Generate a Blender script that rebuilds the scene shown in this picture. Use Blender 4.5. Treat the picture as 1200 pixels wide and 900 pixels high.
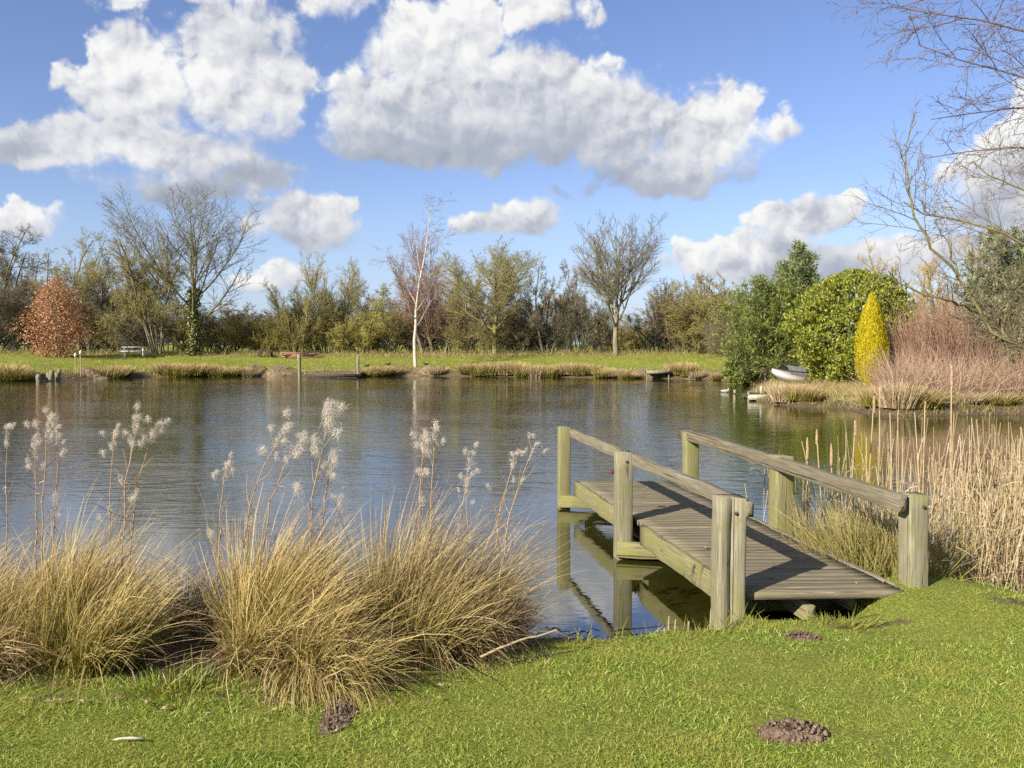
import bpy, math
import numpy as np
from mathutils import Matrix, Vector

for _o in list(bpy.data.objects):
    bpy.data.objects.remove(_o, do_unlink=True)
S = bpy.context.scene
C = S.collection
R = math.radians
PI = math.pi

# ------------------------------------------------------------------ camera
CAM_Z = 1.6
FPX = 1000.0                      # focal length in pixels of a 1200 wide frame
HORIZON = 403.0
PITCH = math.atan((450 - HORIZON) / FPX)
cam_data = bpy.data.cameras.new('camera')
cam_data.sensor_width = 36.0
cam_data.lens = 36.0 * FPX / 1200.0
cam_data.clip_start = 0.05
cam_data.clip_end = 6000
cam = bpy.data.objects.new('camera', cam_data)
C.objects.link(cam)
cam.location = (0, 0, CAM_Z)
cam.rotation_euler = (PI / 2 - PITCH, 0, 0)
S.camera = cam

# ------------------------------------------------------------------ sun, sky, exposure
SUN_EL = R(29)
SUN_AZ = R(225)                   # compass style, from +Y towards +X
SKY_STRENGTH = 0.075
sun_data = bpy.data.lights.new('sun', 'SUN')
sun_data.energy = 5.0
sun_data.angle = R(0.55)
sun_data.color = (1.0, 0.93, 0.80)
sun = bpy.data.objects.new('sun', sun_data)
C.objects.link(sun)
to_sun = Vector((math.sin(SUN_AZ) * math.cos(SUN_EL), math.cos(SUN_AZ) * math.cos(SUN_EL), math.sin(SUN_EL)))
sun.rotation_euler = to_sun.to_track_quat('Z', 'Y').to_euler()
S.view_settings.view_transform = 'Standard'
S.view_settings.look = 'None'
S.view_settings.exposure = 0.92
S.view_settings.gamma = 1.0
S.view_settings.use_curve_mapping = False
S.cycles.use_denoising = False
S.cycles.max_bounces = 6
S.cycles.diffuse_bounces = 3
S.cycles.glossy_bounces = 3
S.cycles.transmission_bounces = 3
S.cycles.transparent_max_bounces = 4
S.cycles.caustics_reflective = False
S.cycles.caustics_refractive = False
S.cycles.sample_clamp_indirect = 6.0

world = bpy.data.worlds.new('World')
S.world = world
world.use_nodes = True


class NT:
    """small helper to write node trees as expressions"""
    def __init__(self, nt):
        self.nt = nt

    def put(self, socket, v):
        if isinstance(v, bpy.types.NodeSocket):
            self.nt.links.new(v, socket)
        elif v is not None:
            socket.default_value = v

    def node(self, typ, **kw):
        n = self.nt.nodes.new(typ)
        for k, v in kw.items():
            setattr(n, k, v)
        return n

    def m(self, op, a, b=None, c=None, clamp=False):
        n = self.node('ShaderNodeMath', operation=op, use_clamp=clamp)
        self.put(n.inputs[0], a)
        if b is not None: self.put(n.inputs[1], b)
        if c is not None: self.put(n.inputs[2], c)
        return n.outputs[0]

    def v(self, op, a, b=None):
        n = self.node('ShaderNodeVectorMath', operation=op)
        self.put(n.inputs[0], a)
        if b is not None: self.put(n.inputs[1], b)
        return n.outputs[0]

    def smooth(self, x, lo, hi, a=0.0, b=1.0):
        n = self.node('ShaderNodeMapRange', interpolation_type='SMOOTHSTEP')
        self.put(n.inputs[0], x)
        for i, q in enumerate((lo, hi, a, b)): self.put(n.inputs[1 + i], q)
        return n.outputs[0]

    def mix(self, f, a, b, blend='MIX'):
        n = self.node('ShaderNodeMix', data_type='RGBA', blend_type=blend)
        self.put(n.inputs[0], f)
        self.put(n.inputs[6], a if isinstance(a, bpy.types.NodeSocket) else (*a[:3], 1))
        self.put(n.inputs[7], b if isinstance(b, bpy.types.NodeSocket) else (*b[:3], 1))
        return n.outputs[2]

    def noise(self, vec, scale, detail=4, rough=0.55, dist=0.0):
        n = self.node('ShaderNodeTexNoise')
        if vec is not None: self.put(n.inputs['Vector'], vec)
        n.inputs['Scale'].default_value = scale
        n.inputs['Detail'].default_value = detail
        n.inputs['Roughness'].default_value = rough
        n.inputs['Distortion'].default_value = dist
        return n.outputs[0]

    def ramp(self, f, stops):
        n = self.node('ShaderNodeValToRGB')
        cr = n.color_ramp
        while len(cr.elements) < len(stops): cr.elements.new(0.5)
        for e, (p, c) in zip(cr.elements, stops):
            e.position = p
            e.color = (*c[:3], 1)
        self.put(n.inputs[0], f)
        return n.outputs[0]


# clouds: az / el of each puff, from pixel positions in a 1200x900 view of the same sky
CLOUDS = [
    # x, y, rx, ry, weight
    (285, 105, 78, 95, 1.0), (165, 115, 62, 78, 1.0), (45, 178, 88, 40, 1.0), (205, 180, 140, 48, 1.0), (110, 170, 80, 40, .9),
    (225, 222, 130, 32, .75), (315, 212, 66, 40, .85), (352, 272, 74, 44, 1.0), (85, 100, 26, 26, .45), (330, 150, 40, 55, .6),
    (498, 70, 66, 66, 1.0), (462, 150, 92, 70, 1.0), (600, 135, 140, 85, 1.0), (710, 150, 88, 72, 1.0), (552, 34, 52, 46, .75),
    (550, 175, 185, 44, 1.0), (822, 175, 72, 70, 1.0), (785, 212, 110, 36, 1.0), (630, 22, 92, 36, .6),
    (912, 163, 27, 27, .8), (572, 268, 46, 24, .9), (612, 262, 54, 34, 1.0),
    (35, 262, 46, 27, 1.0), (940, 265, 62, 32, 1.0), (988, 256, 32, 22, .8), (868, 306, 100, 34, 1.0), (1005, 312, 90, 30, .9),
    (1165, 215, 62, 56, 1.0), (1205, 165, 60, 70, 1.0), (1195, 255, 110, 55, .9), (1090, 308, 80, 36, .8),
    (325, 325, 75, 22, .8), (110, 280, 34, 12, .4), (215, 0, 160, 46, .50), (400, 5, 130, 34, .44), (300, 30, 120, 40, .46),
    (650, 225, 40, 14, .34), (520, 330, 120, 18, .35), (700, 322, 90, 14, .35),
]
w = NT(world.node_tree)
for n in list(world.node_tree.nodes): world.node_tree.nodes.remove(n)
sky = w.node('ShaderNodeTexSky', sky_type='NISHITA', sun_disc=False)
sky.sun_elevation = SUN_EL
sky.sun_rotation = SUN_AZ
sky.air_density = 1.0
sky.dust_density = 0.6
sky.ozone_density = 1.6
tc = w.node('ShaderNodeTexCoord')
sep = w.node('ShaderNodeSeparateXYZ')
w.put(sep.inputs[0], tc.outputs['Generated'])
az = w.m('ARCTAN2', sep.outputs[0], sep.outputs[1])
hor = w.m('SQRT', w.m('ADD', w.m('MULTIPLY', sep.outputs[0], sep.outputs[0]), w.m('MULTIPLY', sep.outputs[1], sep.outputs[1])))
el = w.m('ARCTAN2', sep.outputs[2], hor)
comb = w.node('ShaderNodeCombineXYZ')
w.put(comb.inputs[0], az); w.put(comb.inputs[1], el)
P0 = comb.outputs[0]
# two scales of wobble so that the outlines billow
def colnoise(vec, scale, detail):
    n = w.node('ShaderNodeTexNoise')
    w.put(n.inputs['Vector'], vec)
    n.inputs['Scale'].default_value = scale
    n.inputs['Detail'].default_value = detail
    return n.outputs['Color']
wob = w.v('MULTIPLY', w.v('SUBTRACT', colnoise(P0, 9.0, 3), (.5, .5, .5)), (.09, .06, 0))
wob2 = w.v('MULTIPLY', w.v('SUBTRACT', colnoise(P0, 34.0, 3), (.5, .5, .5)), (.026, .022, 0))
PW = w.v('ADD', w.v('ADD', P0, wob), wob2)
field = None
num = None
den = None
for (cx, cy, rx, ry, wt) in CLOUDS:
    a0 = math.atan((cx - 600) / FPX)
    k = math.cos(a0)
    e0 = math.atan((HORIZON - cy) / FPX * k)
    sc = 1.30
    q = w.v('MULTIPLY', w.v('SUBTRACT', PW, (a0, e0, 0)), (FPX / (rx * sc) / k, FPX / (ry * sc) / k, 0))
    s = w.node('ShaderNodeSeparateXYZ'); w.put(s.inputs[0], q)
    yy = w.m('MAXIMUM', s.outputs[1], w.m('MULTIPLY', s.outputs[1], -1.55))
    d = w.m('SQRT', w.m('MULTIPLY_ADD', s.outputs[0], s.outputs[0], w.m('MULTIPLY', yy, yy)))
    f = w.m('MULTIPLY', w.m('SUBTRACT', 1.0, d, clamp=True), wt)
    field = f if field is None else w.m('SMOOTH_MAX', field, f, 0.08)
# how high in its own cloud a point lies: bright heads, grey flat bases
BODIES = [(200, 135, 230, 125), (230, 215, 170, 45), (352, 270, 95, 48), (590, 120, 260, 115), (815, 185, 125, 75), (598, 262, 80, 42), (35, 258, 62, 36),
          (950, 262, 90, 40), (890, 308, 150, 42), (1185, 205, 120, 110), (630, 20, 120, 45), (250, 5, 250, 60), (325, 325, 90, 26), (912, 163, 36, 36), (1090, 306, 90, 40)]
for (cx, cy, rx, ry) in BODIES:
    a0 = math.atan((cx - 600) / FPX); k = math.cos(a0); e0 = math.atan((HORIZON - cy) / FPX * k)
    q = w.v('MULTIPLY', w.v('SUBTRACT', PW, (a0, e0, 0)), (FPX / rx / k, FPX / ry / k, 0))
    s = w.node('ShaderNodeSeparateXYZ'); w.put(s.inputs[0], q)
    d2 = w.m('MULTIPLY_ADD', s.outputs[0], s.outputs[0], w.m('MULTIPLY', s.outputs[1], s.outputs[1]))
    f2 = w.m('POWER', w.m('MULTIPLY', w.m('SUBTRACT', 1.5, d2, clamp=True), 1.0), 2.0)
    side = w.m('MULTIPLY_ADD', s.outputs[0], -0.22, s.outputs[1])
    hh = w.m('MULTIPLY', f2, side)
    num = hh if num is None else w.m('ADD', num, hh)
    den = f2 if den is None else w.m('ADD', den, f2)
fb = w.noise(P0, 22.0, 9, 0.60, .25)
fbl = w.noise(w.v('ADD', P0, (-.008, .012, 0)), 22.0, 6, 0.56, .25)
fine = w.noise(P0, 75.0, 6, 0.6)
big = w.noise(P0, 7.5, 3, 0.5)
bigl = w.noise(w.v('ADD', P0, (-.02, .03, 0)), 7.5, 3, 0.5)
field = w.m('MAXIMUM', w.m('SUBTRACT', field, 0.055), 0.0)
amp = w.smooth(field, 0.0, 0.10)
def billow(vec, scale):
    n = w.node('ShaderNodeTexVoronoi', feature='SMOOTH_F1', voronoi_dimensions='2D')
    w.put(n.inputs['Vector'], vec)
    n.inputs['Scale'].default_value = scale
    n.inputs['Detail'].default_value = 3.0
    n.inputs['Roughness'].default_value = 0.55
    n.inputs['Smoothness'].default_value = 0.35
    return w.m('SUBTRACT', 1.0, n.outputs['Distance'])
warp = w.v('ADD', P0, w.v('MULTIPLY', w.v('SUBTRACT', colnoise(P0, 30.0, 4), (.5, .5, .5)), (.03, .03, 0)))
b0 = billow(warp, 26.0)
b1 = billow(w.v('ADD', warp, (-.006, .010, 0)), 26.0)
dens = w.m('MULTIPLY_ADD', w.m('SUBTRACT', fb, 0.5), w.m('MULTIPLY', amp, 0.36), field)
dens = w.m('MULTIPLY_ADD', w.m('SUBTRACT', b0, 0.42), w.m('MULTIPLY', amp, 0.26), dens)
dens = w.m('MULTIPLY_ADD', w.m('SUBTRACT', fine, 0.5), w.m('MULTIPLY', amp, 0.14), dens)
hrel = w.m('DIVIDE', num, w.m('ADD', den, 1e-3))
# crisp heads, soft veils at the bases and where the air is moist
soft = w.m('ADD', w.smooth(hrel, 0.5, -0.4, 0.0, 0.20), w.smooth(big, .46, .62, 0.0, 0.20))
edge_hi = w.m('ADD', 0.17, soft)
mask = w.smooth(dens, 0.05, edge_hi)
# clouds elsewhere in the sky, away from the view in front
gen = w.noise(w.v('MULTIPLY', P0, (1.0, 1.6, 1)), 3.2, 6, 0.55)
behind = w.smooth(w.m('ABSOLUTE', az), 0.75, 1.0)
highup = w.smooth(el, 0.50, 0.62)
away = w.m('MAXIMUM', behind, highup)
gmask = w.m('MULTIPLY', w.smooth(gen, 0.5, 0.62), away)
mask = w.m('MULTIPLY', w.m('MAXIMUM', mask, gmask), w.smooth(el, -0.01, 0.03))
lit = w.m('MULTIPLY_ADD', hrel, 0.66, 0.60)
lit = w.m('ADD', lit, w.m('MULTIPLY', w.m('SUBTRACT', fb, fbl), 0.55))
lit = w.m('ADD', lit, w.m('MULTIPLY', w.m('MULTIPLY', w.m('SUBTRACT', b0, b1), 0.5), w.smooth(hrel, -.5, .3, .35, 1.0)))
lit = w.m('ADD', lit, w.m('MULTIPLY', w.m('SUBTRACT', big, bigl), 1.4))
lit = w.m('SUBTRACT', lit, w.m('MULTIPLY', w.smooth(dens, 0.25, 0.8), 0.08))
lit = w.m('ADD', lit, 0.0, clamp=True)
ccol = w.ramp(lit, [(0.0, (.37, .41, .51)), (0.30, (.50, .54, .63)), (0.62, (.77, .785, .83)), (1.0, (1.0, 1.0, .99))])
CLOUD_GAIN = 6.7
cs = w.v('SCALE', ccol)
cs.node.inputs['Scale'].default_value = CLOUD_GAIN
SKY_TINT = (.90, .90, 1.13)
skyc = w.mix(1.0, sky.outputs[0], SKY_TINT, 'MULTIPLY')
hazef = w.m('MULTIPLY', w.smooth(el, 0.20, 0.0), 0.55)
skyc = w.mix(hazef, skyc, (3.3, 4.6, 6.5))
col = w.mix(mask, skyc, cs)
bg = w.node('ShaderNodeBackground')
w.put(bg.inputs[0], col)
bg.inputs[1].default_value = SKY_STRENGTH
out = w.node('ShaderNodeOutputWorld')
world.node_tree.links.new(bg.outputs[0], out.inputs[0])
world.cycles.sampling_method = 'MANUAL'
world.cycles.sample_map_resolution = 512

# ------------------------------------------------------------------ helpers
def ray(x, y):
    """direction (scaled to Y = 1) of a picture position, for working out real places"""
    dx, dy = (x - 600) / FPX, -(y - 450) / FPX
    c, s = math.cos(PITCH), math.sin(PITCH)
    Y = c + dy * s
    Z = -s + dy * c
    return dx / Y, Z / Y


def at_y(x, y, Y):
    a, b = ray(x, y)
    return np.array((a * Y, Y, CAM_Z + b * Y))


def at_z(x, y, z):
    a, b = ray(x, y)
    Y = (z - CAM_Z) / b
    return np.array((a * Y, Y, z))


def unit(a):
    return a / np.maximum(np.linalg.norm(a, axis=-1, keepdims=True), 1e-9)


class MB:
    """collects vertices and faces for ONE mesh object"""
    def __init__(self):
        self.V = []; self.F = []; self.T = []; self.n = 0; self.hasT = False

    def add(self, V, F, T=None):
        V = np.asarray(V, float).reshape(-1, 3)
        if not isinstance(F, list): F = [F]
        self.V.append(V)
        for f in F:
            f = np.asarray(f, int)
            if len(f): self.F.append(f + self.n)
        if T is None: self.T.append(np.zeros(len(V)))
        else:
            self.T.append(np.asarray(T, float).ravel()); self.hasT = True
        self.n += len(V)
        return self

    def tubes(self, P, Rr, sides=5, T=None, cap=False):
        P = np.asarray(P, float); Rr = np.asarray(Rr, float)
        B, N, _ = P.shape
        t = unit(np.gradient(P, axis=1))
        mean = unit(P[:, -1] - P[:, 0])
        ref = np.where(np.abs(mean[:, 2:3]) > .85, np.array([[1., 0, 0]]), np.array([[0, 0, 1.]]))
        n1 = unit(np.cross(t, ref[:, None, :])); n2 = np.cross(t, n1)
        a = np.arange(sides) * 2 * PI / sides
        ring = P[:, :, None, :] + Rr[:, :, None, None] * (np.cos(a)[:, None] * n1[:, :, None, :] + np.sin(a)[:, None] * n2[:, :, None, :])
        V = ring.reshape(-1, 3)
        b = np.arange(B)[:, None, None] * N * sides; i = np.arange(N - 1)[None, :, None] * sides; k = np.arange(sides)[None, None, :]
        k2 = (k + 1) % sides
        F = np.stack([b + i + k, b + i + k2, b + i + sides + k2, b + i + sides + k], -1).reshape(-1, 4)
        TT = None
        if T is not None: TT = np.broadcast_to(np.asarray(T)[..., None], (B, N, sides)).ravel()
        Fs = [F]
        if cap:
            Fs.append((np.arange(B)[:, None] * N * sides + (N - 1) * sides + np.arange(sides)[None, :]))
            Fs.append((np.arange(B)[:, None] * N * sides + np.arange(sides)[None, ::-1]))
        return self.add(V, Fs, TT)

    def ribbons(self, P, W, side, T=None):
        P = np.asarray(P, float); B, N, _ = P.shape
        side = unit(np.asarray(side, float))
        if side.ndim == 2: side = side[:, None, :]
        V = np.stack([P - side * W[..., None] / 2, P + side * W[..., None] / 2], 2).reshape(-1, 3)
        b = np.arange(B)[:, None] * N * 2; i = np.arange(N - 1)[None, :] * 2
        F = np.stack([b + i, b + i + 1, b + i + 3, b + i + 2], -1).reshape(-1, 4)
        TT = None
        if T is not None: TT = np.broadcast_to(np.asarray(T)[..., None], (B, N, 2)).ravel()
        return self.add(V, F, TT)

    def leaves(self, pos, d, nrm, L, W, fold=.18, T=None):
        """diamond leaves with a folded midrib"""
        d = unit(d); s = unit(np.cross(d, nrm)); n = np.cross(s, d)
        L = np.asarray(L)[:, None]; W = np.asarray(W)[:, None]
        base = pos; tip = pos + d * L
        mid = pos + d * L * .48
        l = mid - s * W / 2 + n * W * fold; r_ = mid + s * W / 2 + n * W * fold
        V = np.stack([base, l, tip, r_], 1).reshape(-1, 3)
        b = np.arange(len(pos))[:, None] * 4
        F = np.concatenate([b + np.array([[0, 2, 1]]), b + np.array([[0, 3, 2]])])
        TT = None if T is None else np.repeat(T, 4)
        return self.add(V, F, TT)

    def box(self, c, s, rot=None):
        c = np.asarray(c, float); s = np.asarray(s, float) / 2
        V = np.array([[x, y, z] for x in (-1, 1) for y in (-1, 1) for z in (-1, 1)]) * s
        if rot is not None: V = V @ np.asarray(rot).T
        return self.add(V + c, np.array([[0, 1, 3, 2], [4, 6, 7, 5], [0, 4, 5, 1], [2, 3, 7, 6], [0, 2, 6, 4], [1, 5, 7, 3]]))

    def build(self, name, mat, parent=None, smooth=False):
        V = np.concatenate(self.V) if self.V else np.zeros((0, 3))
        me = bpy.data.meshes.new(name)
        me.vertices.add(len(V)); me.vertices.foreach_set('co', V.ravel().astype(np.float32))
        sizes = np.concatenate([np.full(len(f), f.shape[1]) for f in self.F]) if self.F else np.zeros(0, int)
        flat = np.concatenate([f.ravel() for f in self.F]) if self.F else np.zeros(0, int)
        me.loops.add(len(flat)); me.loops.foreach_set('vertex_index', flat.astype(np.int32))
        me.polygons.add(len(sizes))
        st = np.concatenate([[0], np.cumsum(sizes)[:-1]]) if len(sizes) else sizes
        me.polygons.foreach_set('loop_start', st.astype(np.int32))
        if smooth: me.polygons.foreach_set('use_smooth', np.ones(len(sizes), bool))
        if self.hasT:
            at = me.attributes.new('along', 'FLOAT', 'POINT')
            at.data.foreach_set('value', np.concatenate(self.T).astype(np.float32))
        me.update(calc_edges=True)
        me.validate()
        if mat: me.materials.append(mat)
        o = bpy.data.objects.new(name, me)
        C.objects.link(o)
        if parent is not None: o.parent = parent
        return o


def tag(o, label, cat, group=None, kind=None):
    if label: o['label'] = label
    if cat: o['category'] = cat
    if group: o['group'] = group
    if kind: o['kind'] = kind
    return o


def thing(name, label, cat, loc=(0, 0, 0), rz=0, group=None):
    o = bpy.data.objects.new(name, None)
    o.empty_display_size = .2
    C.objects.link(o)
    o.location = tuple(float(v) for v in loc); o.rotation_euler = (0, 0, rz)
    return tag(o, label, cat, group)


def copy_thing(src, loc, rz=0, sc=(1, 1, 1), label=None, group=None):
    r = src.copy(); C.objects.link(r)
    r.location = tuple(float(v) for v in loc); r.rotation_euler = (0, 0, rz); r.scale = sc
    if label: r['label'] = label
    if group: r['group'] = group
    for ch in list(src.children):
        c = ch.copy(); C.objects.link(c); c.parent = r
        for g in list(ch.children):
            e = g.copy(); C.objects.link(e); e.parent = c
    return r


# ------------------------------------------------------------------ materials
def leafy(name, stops, rough=.6, trans=.25, spec=.3, patch=None, along=None):
    """vegetation: colour differs per leaf / blade / twig; optional change along a blade"""
    m = bpy.data.materials.new(name); m.use_nodes = True
    nt = m.node_tree; q = NT(nt)
    for n in list(nt.nodes): nt.nodes.remove(n)
    geo = q.node('ShaderNodeNewGeometry')
    c = q.ramp(geo.outputs['Random Per Island'], stops)
    if along:
        at = q.node('ShaderNodeAttribute'); at.attribute_name = 'along'
        c2 = q.ramp(geo.outputs['Random Per Island'], along[0])
        c = q.mix(q.smooth(at.outputs['Fac'], along[1], along[2]), c, c2)
    if patch:
        tcn = q.node('ShaderNodeTexCoord')
        c = q.mix(q.smooth(q.noise(tcn.outputs['Object'], patch[1], 3), .42, .62), c, patch[0])
    p = q.node('ShaderNodeBsdfPrincipled')
    q.put(p.inputs['Base Color'], c)
    p.inputs['Roughness'].default_value = rough
    p.inputs['Specular IOR Level'].default_value = spec
    o = q.node('ShaderNodeOutputMaterial')
    if trans > 0:
        t = q.node('ShaderNodeBsdfTranslucent'); q.put(t.inputs[0], c)
        mx = q.node('ShaderNodeMixShader'); mx.inputs[0].default_value = trans
        nt.links.new(p.outputs[0], mx.inputs[1]); nt.links.new(t.outputs[0], mx.inputs[2])
        nt.links.new(mx.outputs[0], o.inputs[0])
    else:
        nt.links.new(p.outputs[0], o.inputs[0])
    return m


def rough_mat(name, a, b, scale=6, stretch=(1, 1, 1), rough=.8, bump=.3, c3=None, third=(.55, .7), s3=2.0, spec=.3, island=0.0):
    """bark, wood, soil, paint: two or three colours mixed by noise, with bump"""
    m = bpy.data.materials.new(name); m.use_nodes = True
    nt = m.node_tree; q = NT(nt)
    p = nt.nodes['Principled BSDF']
    tcn = q.node('ShaderNodeTexCoord')
    vec = q.v('MULTIPLY', tcn.outputs['Object'], stretch)
    geo = q.node('ShaderNodeNewGeometry')
    if island:
        off = q.m('MULTIPLY', geo.outputs['Random Per Island'], 37.0)
        cb = q.node('ShaderNodeCombineXYZ'); q.put(cb.inputs[0], off); q.put(cb.inputs[2], off)
        vec = q.v('ADD', vec, cb.outputs[0])
    n1 = q.noise(vec, scale, 6, .62, .3)
    c = q.mix(q.smooth(n1, .32, .68), a, b)
    if c3:
        c = q.mix(q.smooth(q.noise(tcn.outputs['Object'], s3, 5, .6), *third), c, c3)
    if island:
        hs = q.node('ShaderNodeHueSaturation')
        q.put(hs.inputs['Value'], q.m('MULTIPLY_ADD', geo.outputs['Random Per Island'], island, 1 - island / 2))
        q.put(hs.inputs['Color'], c); c = hs.outputs[0]
    q.put(p.inputs['Base Color'], c)
    p.inputs['Roughness'].default_value = rough
    p.inputs['Specular IOR Level'].default_value = spec
    if bump:
        bn = q.node('ShaderNodeBump'); bn.inputs['Strength'].default_value = bump
        bn.inputs['Distance'].default_value = .01
        q.put(bn.inputs['Height'], n1); nt.links.new(bn.outputs[0], p.inputs['Normal'])
    return m


M = {}
M['bark_olive'] = rough_mat('bark_olive', (.10, .085, .035), (.19, .165, .07), 5, (1, 1, .3), c3=(.15, .15, .05))
M['bark_grey'] = rough_mat('bark_grey', (.12, .105, .07), (.24, .21, .14), 5, (1, 1, .3), c3=(.17, .17, .07))
M['bark_birch'] = rough_mat('bark_birch', (.36, .31, .24), (.54, .48, .40), 6, (1, 1, 2.2), c3=(.10, .08, .06), third=(.58, .66), s3=3.5)
M['bark_willow'] = rough_mat('bark_willow', (.13, .115, .045), (.26, .225, .085), 6, (1, 1, .4), c3=(.16, .15, .08))
def tw(n, a, b, c): M[n] = leafy(n, [(0, a), (.5, b), (1, c)], .7, 0, .2)
tw('twig_olive', (0.140, 0.119, 0.049), (0.266, 0.231, 0.077), (0.350, 0.294, 0.119))
tw('twig_grey', (0.101, 0.084, 0.053), (0.173, 0.149, 0.087), (0.250, 0.217, 0.125))
tw('twig_yellow', (0.221, 0.195, 0.052), (0.364, 0.319, 0.078), (0.468, 0.403, 0.130))
tw('twig_brown', (0.135, 0.101, 0.061), (0.243, 0.189, 0.101), (0.338, 0.257, 0.149))
tw('twig_red', (.16, .085, .06), (.23, .12, .085), (.30, .18, .13))
tw('twig_rust', (.13, .08, .055), (.19, .115, .08), (.26, .17, .12))
tw('twig_dark', (0.083, 0.068, 0.045), (0.135, 0.112, 0.075), (0.195, 0.165, 0.112))
tw('twig_tan', (.34, .24, .12), (.44, .32, .16), (.52, .40, .22))
tw('stem_dogwood', (.20, .10, .07), (.31, .18, .125), (.46, .33, .22))
tw('twig_purple', (.09, .065, .06), (.14, .10, .09), (.2, .15, .13))
tw('twig_willow', (.12, .095, .055), (.19, .15, .085), (.26, .2, .12))
M['leaf_copper'] = leafy('leaf_copper', [(0, (.22, .08, .035)), (.4, (.43, .18, .075)), (.8, (.57, .30, .15)), (1, (.68, .46, .28))], .5, .25)
M['leaf_laurel'] = leafy('leaf_laurel', [(0, (.07, .11, .012)), (.5, (.21, .24, .025)), (.85, (.36, .36, .045)), (1, (.50, .47, .12))], .45, .25, .4)
M['leaf_ivy'] = leafy('leaf_ivy', [(0, (.05, .06, .018)), (.6, (.11, .125, .03)), (1, (.20, .20, .06))], .35, .12, .5)
M['needle_spruce'] = leafy('needle_spruce', [(0, (.085, .125, .022)), (.6, (.20, .25, .045)), (1, (.34, .36, .08))], .5, .15)
M['needle_pine'] = leafy('needle_pine', [(0, (.10, .14, .05)), (.6, (.20, .25, .09)), (1, (.31, .34, .14))], .5, .12)
M['needle_blue'] = leafy('needle_blue', [(0, (.12, .15, .08)), (.6, (.21, .24, .13)), (1, (.32, .33, .2))], .5, .12)
M['leaf_gold'] = leafy('leaf_gold', [(0, (.27, .22, .008)), (.5, (.52, .43, .012)), (1, (.68, .58, .03))], .55, .25)
M['bush_moss'] = leafy('bush_moss', [(0, (.13, .12, .03)), (.6, (.24, .21, .055)), (1, (.36, .31, .10))], .6, .15)
M['straw'] = leafy('straw', [(0, (.10, .115, .015)), (.4, (.21, .20, .03)), (1, (.38, .29, .07))], .6, .18, .25,
                   along=([(0, (.27, .19, .065)), (.45, (.44, .32, .115)), (1, (.66, .52, .26))], .30, .85))
M['straw_dead'] = leafy('straw_dead', [(0, (.15, .09, .045)), (.5, (.30, .20, .10)), (1, (.52, .40, .23))], .6, .25, .25)
M['rush'] = leafy('rush', [(0, (.11, .125, .015)), (.5, (.22, .205, .03)), (1, (.36, .28, .08))], .6, .13, .25,
                  along=([(0, (.24, .17, .075)), (.5, (.37, .27, .12)), (1, (.52, .40, .2))], .25, .8))
M['sedge'] = leafy('sedge', [(0, (.11, .13, .025)), (.5, (.20, .205, .045)), (1, (.30, .26, .08))], .6, .25, .25,
                   along=([(0, (.24, .20, .06)), (.6, (.34, .28, .10)), (1, (.48, .38, .18))], .35, .95))
M['reed'] = leafy('reed', [(0, (.28, .20, .10)), (.5, (.45, .345, .195)), (1, (.60, .49, .31))], .6, .2, .25)
M['dead_stem'] = leafy('dead_stem', [(0, (.20, .11, .08)), (.5, (.36, .24, .16)), (1, (.50, .38, .26))], .7, .1, .2)
M['lawn_blade'] = leafy('lawn_blade', [(0, (.06, .125, .012)), (.3, (.15, .235, .02)), (.65, (.28, .365, .042)), (.88, (.43, .445, .09)), (1, (.66, .57, .28))], .6, .25, .25, patch=((.31, .315, .06), 2.6))
M['bank_blade'] = leafy('bank_blade', [(0, (.12, .145, .018)), (.5, (.225, .235, .04)), (1, (.37, .33, .10))], .55, .25, .25)
M['tan_blade'] = leafy('tan_blade', [(0, (.18, .13, .055)), (.5, (.31, .235, .105)), (1, (.44, .35, .17))], .6, .2, .25)
M['fluff'] = leafy('fluff', [(0, (.50, .43, .34)), (.5, (.68, .61, .51)), (1, (.84, .79, .70))], .8, .35, .1)
M['stem'] = leafy('stem', [(0, (.20, .13, .08)), (.5, (.32, .22, .13)), (1, (.42, .31, .2))], .7, 0)
M['bulrush_head'] = rough_mat('bulrush_head', (.24, .145, .09), (.42, .28, .19), 40, rough=.95, bump=.5)
M['dead_leaf'] = leafy('dead_leaf', [(0, (.20, .12, .06)), (.5, (.36, .25, .15)), (1, (.55, .43, .3))], .7, .15)
M['soil'] = rough_mat('soil', (.085, .055, .035), (.20, .14, .095), 22, rough=.95, bump=1.0, c3=(.28, .21, .15), third=(.6, .72), s3=9)
M['mud_bank'] = rough_mat('mud_bank', (.11, .08, .045), (.25, .185, .11), 6, rough=.95, bump=.8, c3=(.10, .09, .035), third=(.52, .62), s3=3)

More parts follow.
